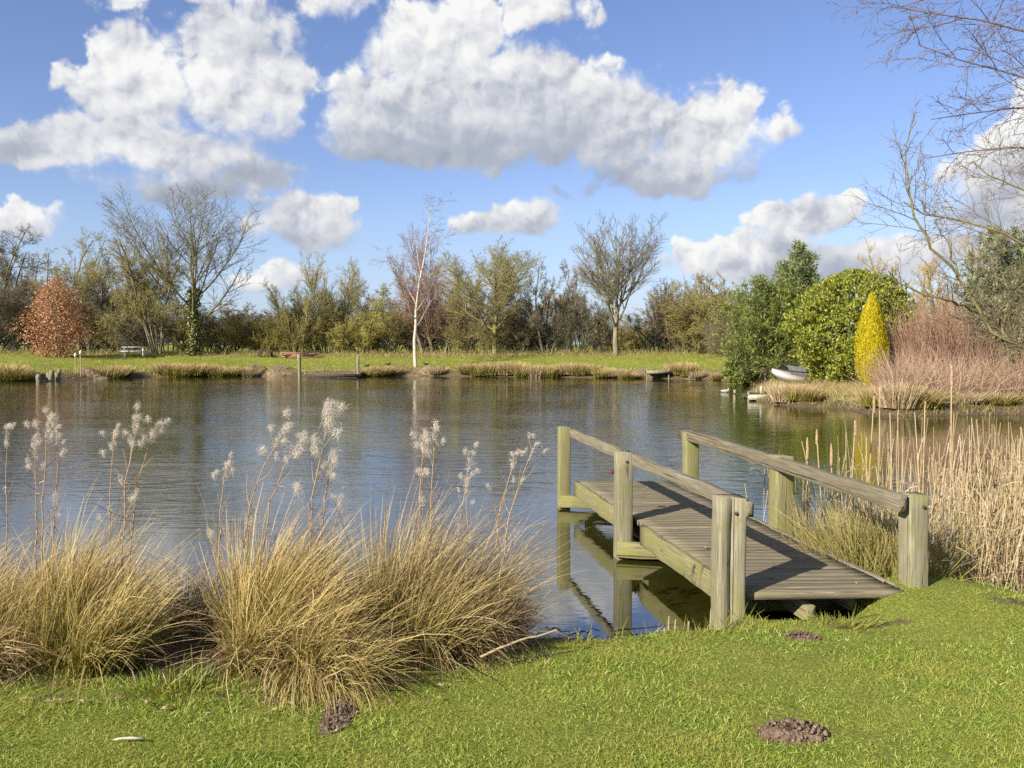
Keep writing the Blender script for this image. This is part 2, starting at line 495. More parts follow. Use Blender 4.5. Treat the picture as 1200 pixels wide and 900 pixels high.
def wood(name, dark, mid, pale, algae, amount, axis='z', island=0.0):
    """weathered timber: fine grain along one axis, drying cracks, knots, patchy algae"""
    m = bpy.data.materials.new(name); m.use_nodes = True
    nt = m.node_tree; q = NT(nt); p = nt.nodes['Principled BSDF']
    tcn = q.node('ShaderNodeTexCoord'); geo = q.node('ShaderNodeNewGeometry')
    info = q.node('ShaderNodeObjectInfo')
    cb = q.node('ShaderNodeCombineXYZ')
    rnd = q.m('ADD', q.m('MULTIPLY', info.outputs['Random'], 53.0), q.m('MULTIPLY', geo.outputs['Random Per Island'], 37.0 if island else 0.0))
    for i_ in range(3): q.put(cb.inputs[i_], rnd)
    base = q.v('ADD', tcn.outputs['Object'], cb.outputs[0])
    st = (1, 1, .03) if axis == 'z' else (.03, 1, 1)
    st2 = (1, 1, .012) if axis == 'z' else (.012, 1, 1)
    knots = q.noise(q.v('MULTIPLY', base, (1, 1, .5) if axis == 'z' else (.5, 1, 1)), 7, 2, .5)
    grain = q.noise(q.v('MULTIPLY', base, st), 110, 4, .65, .6)
    tone = q.noise(q.v('MULTIPLY', base, (1, 1, .25) if axis == 'z' else (.25, 1, 1)), 9, 4, .6)
    crack = q.smooth(q.noise(q.v('MULTIPLY', base, st2), 42, 2, .5, .3), .635, .70)
    c = q.mix(q.smooth(grain, .30, .70), dark, pale)
    c = q.mix(q.m('MULTIPLY', q.smooth(tone, .35, .65), .65), c, mid)
    al = q.m('MULTIPLY', q.smooth(q.m('ADD', q.noise(base, 5, 6, .65), q.m('MULTIPLY', q.m('SUBTRACT', grain, .5), .25)), .62 - .30 * amount, .80 - .22 * amount), .85)
    c = q.mix(al, c, algae)
    c = q.mix(q.smooth(knots, .70, .76), c, tuple(v * .55 for v in dark))
    c = q.mix(q.m('MULTIPLY', crack, .8), c, tuple(v * .35 for v in dark))
    if island:
        hs = q.node('ShaderNodeHueSaturation')
        q.put(hs.inputs['Value'], q.m('MULTIPLY_ADD', geo.outputs['Random Per Island'], island, 1 - island / 2)); q.put(hs.inputs['Color'], c); c = hs.outputs[0]
    q.put(p.inputs['Base Color'], c)
    p.inputs['Roughness'].default_value = .9
    p.inputs['Specular IOR Level'].default_value = .2
    b = q.node('ShaderNodeBump'); b.inputs['Strength'].default_value = .8; b.inputs['Distance'].default_value = .004
    q.put(b.inputs['Height'], q.m('SUBTRACT', grain, q.m('MULTIPLY', crack, 1.5))); nt.links.new(b.outputs[0], p.inputs['Normal'])
    return m


M['wood_post'] = wood('wood_post', (.12, .105, .065), (.215, .19, .125), (.33, .30, .21), (.18, .18, .065), .55)
M['wood_green'] = wood('wood_green', (.115, .10, .045), (.20, .18, .085), (.285, .26, .14), (.175, .175, .05), .65)
M['wood_rail'] = wood('wood_rail', (.085, .07, .048), (.17, .148, .10), (.28, .245, .175), (.175, .17, .075), .45)
M['wood_rail_dark'] = wood('wood_rail_dark', (.075, .06, .04), (.14, .12, .08), (.25, .215, .15), (.19, .18, .08), .3)
M['wood_deck'] = wood('wood_deck', (.10, .082, .052), (.165, .14, .09), (.25, .215, .145), (.17, .16, .075), .3, 'x', .20)
M['wood_pale'] = rough_mat('wood_pale', (.34, .30, .22), (.50, .45, .35), 14, (1, 1, .3), .8, .4)
M['wood_red'] = rough_mat('wood_red', (.20, .095, .06), (.32, .18, .125), 8, (1, 1, 1), .8, .3)
M['wood_dark'] = rough_mat('wood_dark', (.035, .028, .02), (.085, .068, .046), 14, (1, 1, .3), .85, .4)
M['paint_white'] = rough_mat('paint_white', (.74, .74, .74), (.82, .82, .80), 3, rough=.35, bump=.05, c3=(.6, .59, .52), third=(.6, .75))
M['cover_grey'] = rough_mat('cover_grey', (.12, .125, .14), (.22, .22, .24), 5, rough=.6, bump=.3)
M['plastic_pale'] = rough_mat('plastic_pale', (.62, .66, .70), (.74, .77, .80), 6, rough=.45, bump=.05)
M['feather_grey'] = rough_mat('feather_grey', (.30, .28, .26), (.48, .46, .44), 18, rough=.8, bump=.2)
M['feather_black'] = rough_mat('feather_black', (.015, .015, .018), (.04, .038, .035), 18, rough=.6, bump=.2)
M['beak'] = rough_mat('beak', (.5, .12, .03), (.6, .3, .05), 20, rough=.5, bump=0)
M['metal_rust'] = rough_mat('metal_rust', (.05, .03, .022), (.12, .06, .04), 20, rough=.7, bump=.3)

# ------------------------------------------------------------------ ground and pond
WATER_Z = -0.22
def wl(x, y): return tuple(at_z(x, y, WATER_Z)[:2])
SHORE = np.array([
    (-40, 14), (-24, 8.2), (-12, 6.0), (-6, 5.35), (-3.6, 5.1), (-2.4, 5.25), (-1.4, 5.15), (-.6, 5.2), (-.1, 5.0), (.15, 4.88), (.5, 4.88), (.85, 4.90), (1.08, 4.98), (1.2, 5.3),
    (1.7, 5.55), (2.2, 5.65), (2.7, 5.75), (3.3, 5.62), (3.9, 5.7), (4.9, 6.2), (7.2, 8.4), (9.2, 11), (10.6, 14.5), (12.2, 18.0), (14.6, 20.4), (14.2, 21.6),
    wl(1165, 486), wl(1110, 487), wl(1060, 489), wl(1020, 485), wl(985, 479), wl(940, 477), wl(905, 474), (7.6, 28), (8.6, 31), (10.2, 35.5), (10.9, 40),
    wl(838, 445), wl(800, 444), wl(730, 443.3), wl(660, 442), wl(600, 441.7), wl(530, 441), wl(495, 440.5), wl(440, 441), wl(350, 441.2), wl(300, 441), wl(230, 441.5), wl(160, 442),
    wl(110, 444), wl(60, 446), wl(0, 446.5), (-33, 42), (-44, 36), (-52, 25)])


def sd_pond(X, Y):
    """signed distance to the waterline: above 0 on land"""
    p = np.stack([X, Y], -1)
    d = np.full(X.shape, 1e9); inside = np.zeros(X.shape, bool)
    n = len(SHORE)
    for i in range(n):
        a = SHORE[i]; b = SHORE[(i + 1) % n]
        e = b - a
        v = p - a
        t = np.clip((v @ e) / (e @ e), 0, 1)
        d = np.minimum(d, np.hypot(v[..., 0] - t * e[0], v[..., 1] - t * e[1]))
        c1 = (a[1] > p[..., 1]) != (b[1] > p[..., 1])
        with np.errstate(divide='ignore', invalid='ignore'):
            xi = a[0] + (p[..., 1] - a[1]) / (b[1] - a[1] + 1e-12) * e[0]
        inside ^= c1 & (p[..., 0] < xi)
    return np.where(inside, -d, d)


def sstep(x, a, b):
    t = np.clip((x - a) / (b - a), 0, 1)
    return t * t * (3 - 2 * t)


def wav(X, Y, s, ph=0.0):
    return (np.sin(X * s + 1.3 * np.sin(Y * s * .7 + ph)) + np.sin(Y * s * 1.13 + 1.7 * np.sin(X * s * .83 + ph * 2))) / 2


def ground_h(X, Y, d=None):
    X = np.asarray(X, float); Y = np.asarray(Y, float)
    if d is None: d = sd_pond(X, Y)
    d = d + .10 * wav(X, Y, 2.3) * sstep(Y, 12, 20) + (.035 * wav(X, Y, 9.0, 2.) + .03 * wav(X, Y, 23.0, 1.)) * (1 - sstep(Y, 8, 12))
    far = sstep(Y, 38, 44)
    right = sstep(X, 5.0, 7.5) * sstep(Y, 12, 20) * (1 - far)
    Tn = .012 * wav(X, Y, 3.1, 1.) + .095 * sstep(X, 1.95, 2.45) * sstep(X, 3.5, 2.8) * sstep(Y, 4.5, 5.1)
    Tf = .16 + .74 * sstep(d, .8, 13) + .05 * wav(X, Y, .9)
    Tr = .08 + .45 * sstep(d, .5, 12) + .04 * wav(X, Y, 1.3)
    T = Tn * (1 - far - right) + Tf * far + Tr * right
    wdt = .32 + .6 * np.maximum(far, right)
    land = WATER_Z + (T - WATER_Z) * (sstep(d, -.25 * wdt, wdt) - .10) / .90
    bed = WATER_Z - .06 - .45 * sstep(-d, 0, 2.5) - 1.0 * sstep(-d, 2, 8)
    land = land - .012 * sstep(X, 1.2, 1.5) * sstep(X, 2.5, 2.2) * sstep(Y, 4.7, 4.95)
    land = land - .30 * sstep(X, 1.40, 1.46) * sstep(X, 2.24, 2.12) * sstep(Y, 4.97, 5.03) * sstep(Y, 7, 6)
    k = sstep(d, -.30, .06)
    return bed * (1 - k) + land * k


def gz(x, y): return float(ground_h(np.array([float(x)]), np.array([float(y)]))[0])


def axis_pts(parts):
    o = []
    for a, b, n in parts: o += list(np.linspace(a, b, n, endpoint=False))
    return o
gx = axis_pts([(-1500, -200, 8), (-200, -60, 20), (-60, -16, 90), (-16, -4.5, 60), (-4.5, 4.8, 190), (4.8, 16, 80), (16, 60, 60), (60, 200, 16), (200, 1501, 9)])
gy = axis_pts([(-400, -30, 8), (-30, 0, 14), (0, 2.6, 16), (2.6, 6.6, 90), (6.6, 20, 54), (20, 38, 70), (38, 56, 90), (56, 80, 24), (80, 200, 14), (200, 2600, 14)])
gx = np.array(gx); gy = np.array(gy)
GX, GY = np.meshgrid(gx, gy)
GD = sd_pond(GX, GY)
GH = ground_h(GX, GY, GD)
nx, ny = len(gx), len(gy)
idx = np.arange(nx * ny).reshape(ny, nx)
gm = MB()
soil = sstep(GD, .42, .05) * (1 - sstep(GY, 12, 20)) + sstep(GD, .9, .3) * sstep(GY, 12, 20)
# trodden soil under the tussocks
for (cx, cy, rx, ry) in ((-2.0, 4.15, .75, .28), (-.95, 4.15, .4, .5), (-.3, 4.4, .6, .3), (-2.5, 4.6, 2.0, .5), (-.8, 4.75, 1.2, .4)):
    soil = np.maximum(soil, sstep(np.hypot((GX - cx) / rx, (GY - cy) / ry), 1.15, .6))
for (cx, cy, rx, ry) in ((.25, 4.60, .30, .10), (1.22, 4.88, .20, .12), (2.05, 4.80, .30, .08), (3.0, 5.0, .30, .10), (1.6, 4.62, .18, .06), (-.75, 3.88, .3, .07), (-1.9, 3.80, .4, .06)):
    soil = np.maximum(soil, .62 * sstep(np.hypot((GX - cx) / rx, (GY - cy) / ry), 1.2, .5))
gm.add(np.stack([GX, GY, GH], -1).reshape(-1, 3), np.stack([idx[:-1, :-1], idx[:-1, 1:], idx[1:, 1:], idx[1:, :-1]], -1).reshape(-1, 4), soil.ravel())


def ground_material():
    m = bpy.data.materials.new('ground_turf'); m.use_nodes = True
    nt = m.node_tree; q = NT(nt); p = nt.nodes['Principled BSDF']
    geo = q.node('ShaderNodeNewGeometry'); pos = geo.outputs['Position']
    fine = q.noise(pos, 60, 5, .65)
    mid = q.noise(pos, 3.0, 4, .6)
    bigp = q.noise(pos, .35, 4, .6)
    g = q.ramp(fine, [(.25, (.08, .105, .014)), (.5, (.175, .20, .028)), (.72, (.28, .28, .06))])
    g = q.mix(q.smooth(mid, .45, .7), g, (.30, .28, .065))
    g = q.mix(q.m('MULTIPLY', q.smooth(bigp, .42, .62), .5), g, (.23, .245, .034))
    sepn = q.node('ShaderNodeSeparateXYZ'); q.put(sepn.inputs[0], pos)
    thatch_shade = q.ramp(fine, [(.3, (.07, .095, .014)), (.5, (.16, .19, .03)), (.7, (.28, .28, .07))])  # thatch under the near blades, its colour darkened to paint shade in the gaps
    g = q.mix(q.m('MULTIPLY', q.smooth(sepn.outputs[1], 8.0, 6.5), .8), g, thatch_shade)
    rightb = q.m('MULTIPLY', q.smooth(sepn.outputs[0], 6.0, 7.6), q.m('MULTIPLY', q.smooth(sepn.outputs[1], 14, 20), q.smooth(sepn.outputs[1], 42, 36)))
    g = q.mix(q.m('MULTIPLY', rightb, q.smooth(mid, .3, .55)), g, (.30, .235, .12))
    at = q.node('ShaderNodeAttribute'); at.attribute_name = 'along'
    sl = q.ramp(q.noise(pos, 14, 6, .7), [(.3, (.045, .032, .02)), (.55, (.12, .085, .05)), (.75, (.22, .165, .10))])
    sf = q.smooth(q.m('ADD', at.outputs['Fac'], q.m('MULTIPLY', q.m('SUBTRACT', q.noise(pos, 7, 4), .5), 1.1)), .35, .65)
    c = q.mix(sf, g, sl)
    q.put(p.inputs['Base Color'], c)
    p.inputs['Roughness'].default_value = .95
    p.inputs['Specular IOR Level'].default_value = .15
    b = q.node('ShaderNodeBump'); b.inputs['Strength'].default_value = .8; b.inputs['Distance'].default_value = .03
    q.put(b.inputs['Height'], q.m('ADD', fine, mid)); nt.links.new(b.outputs[0], p.inputs['Normal'])
    return m
ground = gm.build('ground', ground_material(), smooth=True)
tag(ground, 'grassy ground sloping down to bare earth round the pond', 'ground', kind='structure')


def water_material():
    m = bpy.data.materials.new('pond_water'); m.use_nodes = True
    nt = m.node_tree; q = NT(nt); p = nt.nodes['Principled BSDF']
    geo = q.node('ShaderNodeNewGeometry'); pos = geo.outputs['Position']
    sp = q.node('ShaderNodeSeparateXYZ'); q.put(sp.inputs[0], pos)
    murk = q.noise(pos, .25, 3)
    body = q.mix(q.smooth(murk, .35, .65), (.022, .022, .004), (.036, .035, .006))
    v1 = q.v('MULTIPLY', pos, (.8, 2.2, 1))
    v2 = q.v('MULTIPLY', pos, (1.5, 4.6, 1))
    h = q.m('MULTIPLY_ADD', q.noise(v2, 2.6, 3, .55, .4), .60, q.noise(v1, 1.5, 2, .5, .6))
    gust = q.smooth(q.noise(q.v('MULTIPLY', pos, (.5, 1, 1)), .22, 3), .36, .62, .45, 1.0)
    calm = q.m('MULTIPLY', q.smooth(sp.outputs[1], 6.0, 13.0, .06, 1.0), q.smooth(sp.outputs[1], 45, 33, .30, 1.0))
    calm = q.m('MULTIPLY', calm, q.m('MAXIMUM', q.smooth(sp.outputs[0], 2.6, 6.0, 1.0, .35), q.smooth(q.m('SUBTRACT', sp.outputs[1], sp.outputs[0]), 22, 30)))
    b = q.node('ShaderNodeBump')
    b.inputs['Distance'].default_value = .018
    q.put(b.inputs['Strength'], q.m('MULTIPLY', gust, calm))
    q.put(b.inputs['Height'], h)
    nt.nodes.remove(p)
    df = q.node('ShaderNodeBsdfDiffuse'); q.put(df.inputs[0], body)
    gl = q.node('ShaderNodeBsdfGlossy'); gl.inputs['Roughness'].default_value = .015; gl.inputs[0].default_value = (.97, .98, 1.0, 1)
    fr = q.node('ShaderNodeFresnel'); fr.inputs[0].default_value = 1.333
    nt.links.new(b.outputs[0], gl.inputs['Normal']); nt.links.new(b.outputs[0], fr.inputs['Normal'])
    mx = q.node('ShaderNodeMixShader'); q.put(mx.inputs[0], q.m('MULTIPLY_ADD', fr.outputs[0], .76, .24))
    nt.links.new(df.outputs[0], mx.inputs[1]); nt.links.new(gl.outputs[0], mx.inputs[2])
    nt.links.new(mx.outputs[0], nt.nodes['Material Output'].inputs[0])
    return m
wm = MB()
wx = np.linspace(-56, 20, 40); wy = np.linspace(4.2, 52, 30)
WX, WY = np.meshgrid(wx, wy); wi = np.arange(WX.size).reshape(WX.shape)
wm.add(np.stack([WX, WY, np.full(WX.shape, WATER_Z)], -1).reshape(-1, 3), np.stack([wi[:-1, :-1], wi[:-1, 1:], wi[1:, 1:], wi[1:, :-1]], -1).reshape(-1, 4))
water = wm.build('pond_water', water_material())
tag(water, 'olive green pond water with wind ripples', 'pond', kind='structure')

# ------------------------------------------------------------------ growth of branches
def grow(rng, P, Rr, levels):
    """P (B,N,3) parent branches; returns list of (P, R) per level"""
    outl = [(P, Rr)]
    for lv in levels:
        B, N, _ = P.shape
        n = lv['n']
        plen = np.linalg.norm(np.diff(P, axis=1), axis=2).sum(1)
        cnt = np.maximum(1, np.round(n * np.clip(plen / plen.mean(), .35, 2.2) * rng.uniform(.75, 1.25, B))).astype(int)
        par = np.repeat(np.arange(B), cnt)
        j = np.concatenate([np.arange(c) for c in cnt]); c = cnt[par]
        t = lv['t'][0] + (lv['t'][1] - lv['t'][0]) * (j + rng.uniform(0, 1, len(j))) / c
        s = t * (N - 1); i = np.minimum(s.astype(int), N - 2); fr = (s - i)[:, None]
        base = P[par, i] * (1 - fr) + P[par, i + 1] * fr
        tan = unit(P[par, i + 1] - P[par, i])
        rp = Rr[par, i] * (1 - fr[:, 0]) + Rr[par, i + 1] * fr[:, 0]
        ref = np.where(np.abs(tan[:, 2:3]) > .9, np.array([[1., 0, 0]]), np.array([[0, 0, 1.]]))
        n1 = unit(np.cross(tan, ref)); n2 = np.cross(tan, n1)
        ph = j * 2.4 + rng.uniform(0, 6.28, B)[par] + rng.normal(0, .5, len(j))
        an = np.radians(rng.normal(lv['ang'], lv.get('sd', 9), len(j)))[:, None]
        d = np.cos(an) * tan + np.sin(an) * (np.cos(ph)[:, None] * n1 + np.sin(ph)[:, None] * n2)
        shp = lv.get('shape', lambda t: 1.05 - .65 * t)
        L = (plen[par] if lv.get('rel', True) else 1.0) * lv['len'] * shp(t) * rng.uniform(.7, 1.25, len(j))
        M_ = lv.get('N', 4)
        Q = np.zeros((len(j), M_, 3)); Q[:, 0] = base
        for k in range(1, M_):
            d = d + rng.normal(0, lv.get('wob', .15), d.shape)
            d[:, 2] += lv.get('up', 0.0)
            d = unit(d)
            Q[:, k] = Q[:, k - 1] + d * (L / (M_ - 1))[:, None]
        r0 = np.maximum(np.minimum(rp * lv.get('r', .6), lv.get('rmax', 1e9)), lv.get('rmin', .004))
        Q_R = r0[:, None] * np.linspace(1, lv.get('taper', .35), M_)[None, :]
        outl.append((Q, Q_R)); P, Rr = Q, Q_R
    return outl


def line_from(pts, n, rng=None, wob=0):
    pts = np.asarray(pts, float)
    seg = np.r_[0, np.cumsum(np.linalg.norm(np.diff(pts, axis=0), axis=1))]
    s = np.linspace(0, seg[-1], n)
    o = np.stack([np.interp(s, seg, pts[:, k]) for k in range(3)], 1)
    for _ in range(2): o[1:-1] = (o[:-2] + 2 * o[1:-1] + o[2:]) / 4
    if wob and rng is not None: o[1:] += rng.normal(0, wob, o[1:].shape)
    return o


def fit(levels, H, W, base_keep=True, extra=1.0):
    """scale a grown plant to height H and width W"""
    tips = np.concatenate([p.reshape(-1, 3) for p, _ in levels])
    hz = np.percentile(tips[:, 2], 99.8); wx_ = np.percentile(tips[:, 0], 99) - np.percentile(tips[:, 0], 1)
    sc = np.array([W / wx_, W / wx_, H / hz])
    return [(p * sc, r) for p, r in levels], sc


def stems(rng, n, spread, H, lean=.25, N=6, r=.04, wob=.04, up=.06):
    a = rng.uniform(0, 2 * PI, n); rr = spread * np.sqrt(rng.uniform(0, 1, n))
    P = np.zeros((n, N, 3)); P[:, 0, 0] = rr * np.cos(a); P[:, 0, 1] = rr * np.sin(a); P[:, 0, 2] = -.05
    d = unit(np.stack([np.cos(a) * lean * (.4 + rr / max(spread, .01)), np.sin(a) * lean * (.4 + rr / max(spread, .01)), np.ones(n)], 1) + rng.normal(0, .08, (n, 3)))
    L = H * rng.uniform(.7, 1.05, n)
    for k in range(1, N):
        d = d + rng.normal(0, wob, d.shape); d[:, 2] += up; d = unit(d)
        P[:, k] = P[:, k - 1] + d * (L / (N - 1))[:, None]
    return P, r * rng.uniform(.7, 1.2, n)[:, None] * np.linspace(1, .35, N)[None, :]


def tree_mesh(rng, style, H, W):
    """returns (wood levels, twig levels)"""
    if style == 'ash':
        P = line_from([(0, 0, -.2), (.05, 0, 1.5), (-.05, .1, 3.5), (.1, 0, 6.0), (.0, 0, 9.6)], 9, rng, .05)[None]
        Rr = (.20 * np.linspace(1, .12, 9) ** 1.0)[None]
        lv = grow(rng, P, Rr, [
            dict(n=24, t=(.20, .97), ang=40, sd=8, len=.72, N=8, wob=.06, up=.19, r=.55, taper=.22, shape=lambda t: 1.12 - .80 * t),
            dict(n=9, t=(.22, 1), ang=36, sd=10, len=.46, N=5, wob=.09, up=.16, r=.6, taper=.3, rmin=.017),
            dict(n=8, t=(.2, 1), ang=36, sd=12, len=.50, N=4, wob=.13, up=.12, r=.62, rmin=.011),
            dict(n=4, t=(.2, 1), ang=36, sd=12, len=.6, N=3, wob=.15, up=.10, r=.7, rmin=.008)])
        nw = 2
    elif style == 'hawthorn':
        P, Rr = stems(rng, 6, .35, 4.2, .42, 7, .085, .12, .05)
        lv = grow(rng, P, Rr, [
            dict(n=12, t=(.20, 1), ang=54, sd=14, len=.40, N=6, wob=.20, up=.03, r=.55, taper=.3),
            dict(n=10, t=(.2, 1), ang=46, sd=14, len=.50, N=5, wob=.20, up=.05, r=.6, rmin=.013),
            dict(n=8, t=(.12, 1), ang=50, sd=15, len=.50, N=4, wob=.22, up=.03, r=.6, rmin=.010),
            dict(n=4, t=(.1, 1), ang=50, sd=15, len=.55, N=3, wob=.2, up=.02, r=.7, rmin=.009)])
        nw = 2
    elif style == 'birch':
        P = line_from([(0, 0, -.2), (-.05, 0, 2), (.05, 0, 4), (.45, 0, 7), (.75, 0, 10)], 12, rng, .03)[None]
        Rr = (.115 * np.linspace(1, .12, 12))[None]
        lv = grow(rng, P, Rr, [
            dict(n=24, t=(.24, .98), ang=40, sd=9, len=.34, N=6, wob=.10, up=.07, r=.40, taper=.2, rmax=.032, shape=lambda t: 1.1 - .7 * t),
            dict(n=7, t=(.2, 1), ang=38, sd=12, len=.50, N=5, wob=.12, up=-.03, r=.55, rmin=.008),
            dict(n=7, t=(.15, 1), ang=36, sd=12, len=.62, N=5, wob=.12, up=-.10, r=.6, rmin=.006),
            dict(n=3, t=(.15, 1), ang=34, sd=12, len=.55, N=4, wob=.12, up=-.14, r=.7, rmin=.005)])
        nw = 2
    elif style == 'upright':     # pollard like tree with many upright shoots
        P, Rr = stems(rng, 9, .6, 4.5, .34, 7, .065, .08, .06)
        lv = grow(rng, P, Rr, [
            dict(n=13, t=(.08, 1), ang=36, sd=12, len=.42, N=5, wob=.13, up=.14, r=.5, rmin=.015),
            dict(n=10, t=(.1, 1), ang=38, sd=12, len=.52, N=4, wob=.16, up=.10, r=.6, rmin=.010),
            dict(n=7, t=(.1, 1), ang=42, sd=12, len=.58, N=3, wob=.17, up=.05, r=.7, rmin=.008)])
        nw = 1
    else:                        # 'shrub'
        P, Rr = stems(rng, 22, 1.1, 2.6, .5, 5, .035, .14, .05)
        lv = grow(rng, P, Rr, [
            dict(n=9, t=(.1, 1), ang=42, sd=14, len=.6, N=5, wob=.2, up=.05, r=.6, rmin=.013),
            dict(n=8, t=(.1, 1), ang=46, sd=15, len=.55, N=4, wob=.2, up=.03, r=.65, rmin=.010),
            dict(n=5, t=(.1, 1), ang=46, sd=15, len=.6, N=3, wob=.2, up=.02, r=.7, rmin=.008)])
        nw = 1
    lv, sc = fit(lv, H, W)
    return lv[:nw], lv[nw:]


def far_point(px, Y):
    a, _ = ray(px, HORIZON)
    x = a * Y
    return np.array((x, Y, gz(x, Y)))


def ivy_on(mb, rng, P, rad, n, size=.13, grow_r=.28):
    """ivy leaves hugging a stem polyline P (N,3)"""
    N = len(P); t = rng.uniform(0, N - 1.001, n); i = t.astype(int); f = (t - i)[:, None]
    c = P[i] * (1 - f) + P[i + 1] * f
    a = rng.uniform(0, 2 * PI, n)
    o = np.stack([np.cos(a), np.sin(a), rng.normal(0, .3, n)], 1)
    pos = c + unit(o) * (rad + np.abs(rng.normal(0, grow_r, n)))[:, None]
    mb.leaves(pos, rng.normal(0, .6, (n, 3)) + np.array([0, 0, -.6]), o + rng.normal(0, .4, (n, 3)), rng.uniform(.7, 1.3, n) * size, rng.uniform(.6, 1.1, n) * size)


def plant_tree(name, px, Y, top, wpx, style, seed, bark, twig, label, cat='tree', group=None, ivy=0, moss=0):
    rng = np.random.default_rng(seed)
    base = far_point(px, Y)
    H = CAM_Z + (HORIZON - top) * Y / FPX - base[2]
    W = wpx * Y / FPX
    t = thing(name, label, cat, base, 0, group)
    wood, twigs = tree_mesh(rng, style, H, W)
    a = MB()
    for k, (p, r) in enumerate(wood): a.tubes(p, r, 7 if k == 0 else 5)
    a.build('trunk', M[bark], t, smooth=True)
    b = MB()
    for k, (p, r) in enumerate(twigs): b.tubes(p, r, 3)
    b.build('crown', M[twig], t)
    if moss:
        tip = np.concatenate([p[:, 1:].reshape(-1, 3) for p, _ in twigs[-2:]])
        q = tip[rng.integers(0, len(tip), moss)] + rng.normal(0, .06, (moss, 3))
        c = MB(); c.leaves(q, rng.normal(0, .5, (moss, 3)) + np.array([0, 0, -.7]), rng.normal(0, 1, (moss, 3)), rng.uniform(.05, .12, moss), rng.uniform(.02, .045, moss))
        c.build('catkins', M['bush_moss'], t)
    if ivy:
        c = MB()
        for q in wood[0][0][:4]:
            keep = q[:max(3, int(len(q) * .62))]
            ivy_on(c, rng, keep, .18, ivy, .15, .22)
        c.build('ivy', M['leaf_ivy'], t)
    return t


# trees standing along the far side, from left to right
plant_tree('hedgerow_tree', -22, 58, 272, 130, 'hawthorn', 11, 'bark_olive', 'twig_dark', 'dark bushy tree at the left edge of the hedgerow', moss=3500, group='hedgerow trees beyond the pond')
plant_tree('hedgerow_tree', 62, 62, 262, 120, 'hawthorn', 12, 'bark_olive', 'twig_olive', 'bare mossy tree rising behind the copper leaved beech', moss=2500, group='hedgerow trees beyond the pond')
plant_tree('hedgerow_tree', 126, 64, 296, 95, 'hawthorn', 13, 'bark_grey', 'twig_dark', 'smaller dark tree between the copper beech and the tall bare ash', group='hedgerow trees beyond the pond')
plant_tree('ash_tree', 226, 57, 216, 160, 'ash', 21, 'bark_olive', 'twig_grey', 'tallest bare tree left of the birch with ivy on its trunk', ivy=2600)
plant_tree('hedgerow_tree', 186, 58.5, 268, 90, 'hawthorn', 14, 'bark_grey', 'twig_olive', 'mossy tree leaning close against the left of the tall ivied ash', moss=1500, group='hedgerow trees beyond the pond')
plant_tree('hedgerow_tree', 352, 60, 328, 70, 'upright', 15, 'bark_willow', 'twig_olive', 'yellow green upright tree behind the far landing stage', moss=5000, group='hedgerow trees beyond the pond')
plant_tree('hedgerow_tree', 386, 62, 298, 75, 'upright', 16, 'bark_willow', 'twig_olive', 'taller olive tree over the right post of the far landing stage', moss=5000, group='hedgerow trees beyond the pond')
plant_tree('hedgerow_tree', 426, 61, 330, 95, 'hawthorn', 17, 'bark_willow', 'twig_yellow', 'yellow green tree between the far landing stage and the birch', moss=5000, group='hedgerow trees beyond the pond')
plant_tree('birch_tree', 487, 50.5, 226, 88, 'birch', 31, 'bark_birch', 'twig_red', 'slim white trunked birch at the far water edge')
plant_tree('hedgerow_tree', 508, 61, 268, 80, 'upright', 18, 'bark_grey', 'twig_rust', 'red brown twiggy tree directly behind the white birch', group='hedgerow trees beyond the pond')
plant_tree('hedgerow_tree', 580, 59, 284, 118, 'ash', 19, 'bark_willow', 'twig_olive', 'broad mossy tree with spreading limbs right of the white birch', moss=9000, group='hedgerow trees beyond the pond')
plant_tree('hedgerow_tree', 642, 60, 304, 88, 'hawthorn', 20, 'bark_grey', 'twig_grey', 'thin open tree between the broad mossy tree and the right bare ash', moss=1500, group='hedgerow trees beyond the pond')
plant_tree('ash_tree', 722, 57, 250, 96, 'ash', 22, 'bark_grey', 'twig_grey', 'fan shaped bare ash on the right of the far lawn')
plant_tree('hedgerow_tree', 868, 57, 318, 110, 'hawthorn', 24, 'bark_olive', 'twig_olive', 'rounded olive tree just left of the green pine', moss=5000, group='hedgerow trees beyond the pond')

for (px, Y, top, wpx, tw_, sd_, lab) in [
    (14, 70, 292, 90, 'twig_brown', 41, 'brown bare tree far behind the left end of the hedge'), (104, 70, 318, 90, 'twig_grey', 42, 'grey bare tree far behind the smaller dark tree'),
    (150, 71, 322, 80, 'twig_dark', 43, 'dark bare tree far behind the pale picnic table'), (266, 70, 352, 80, 'twig_brown', 44, 'low brown tree far behind the right side of the tall ash'),
    (318, 72, 356, 60, 'twig_grey', 45, 'low grey tree in the gap above the log basket'), (452, 70, 330, 80, 'twig_brown', 46, 'brown tree far behind the left side of the birch'),
    (546, 70, 322, 80, 'twig_brown', 47, 'brown tree far behind between the birch and the broad mossy tree'), (612, 71, 332, 80, 'twig_grey', 48, 'grey tree far behind the right side of the broad mossy tree'),
    (672, 70, 318, 80, 'twig_brown', 49, 'brown tree far behind the left side of the right bare ash'), (770, 70, 345, 90, 'twig_brown', 50, 'brown tree far behind the right side of the right bare ash'),
    (815, 66, 332, 90, 'twig_brown', 57, 'brown tree behind the tall brown bush near the pine')]:
    plant_tree('hedgerow_tree', px, Y, top, wpx, 'hawthorn', sd_, 'bark_grey', tw_, lab, group='hedgerow trees beyond the pond')

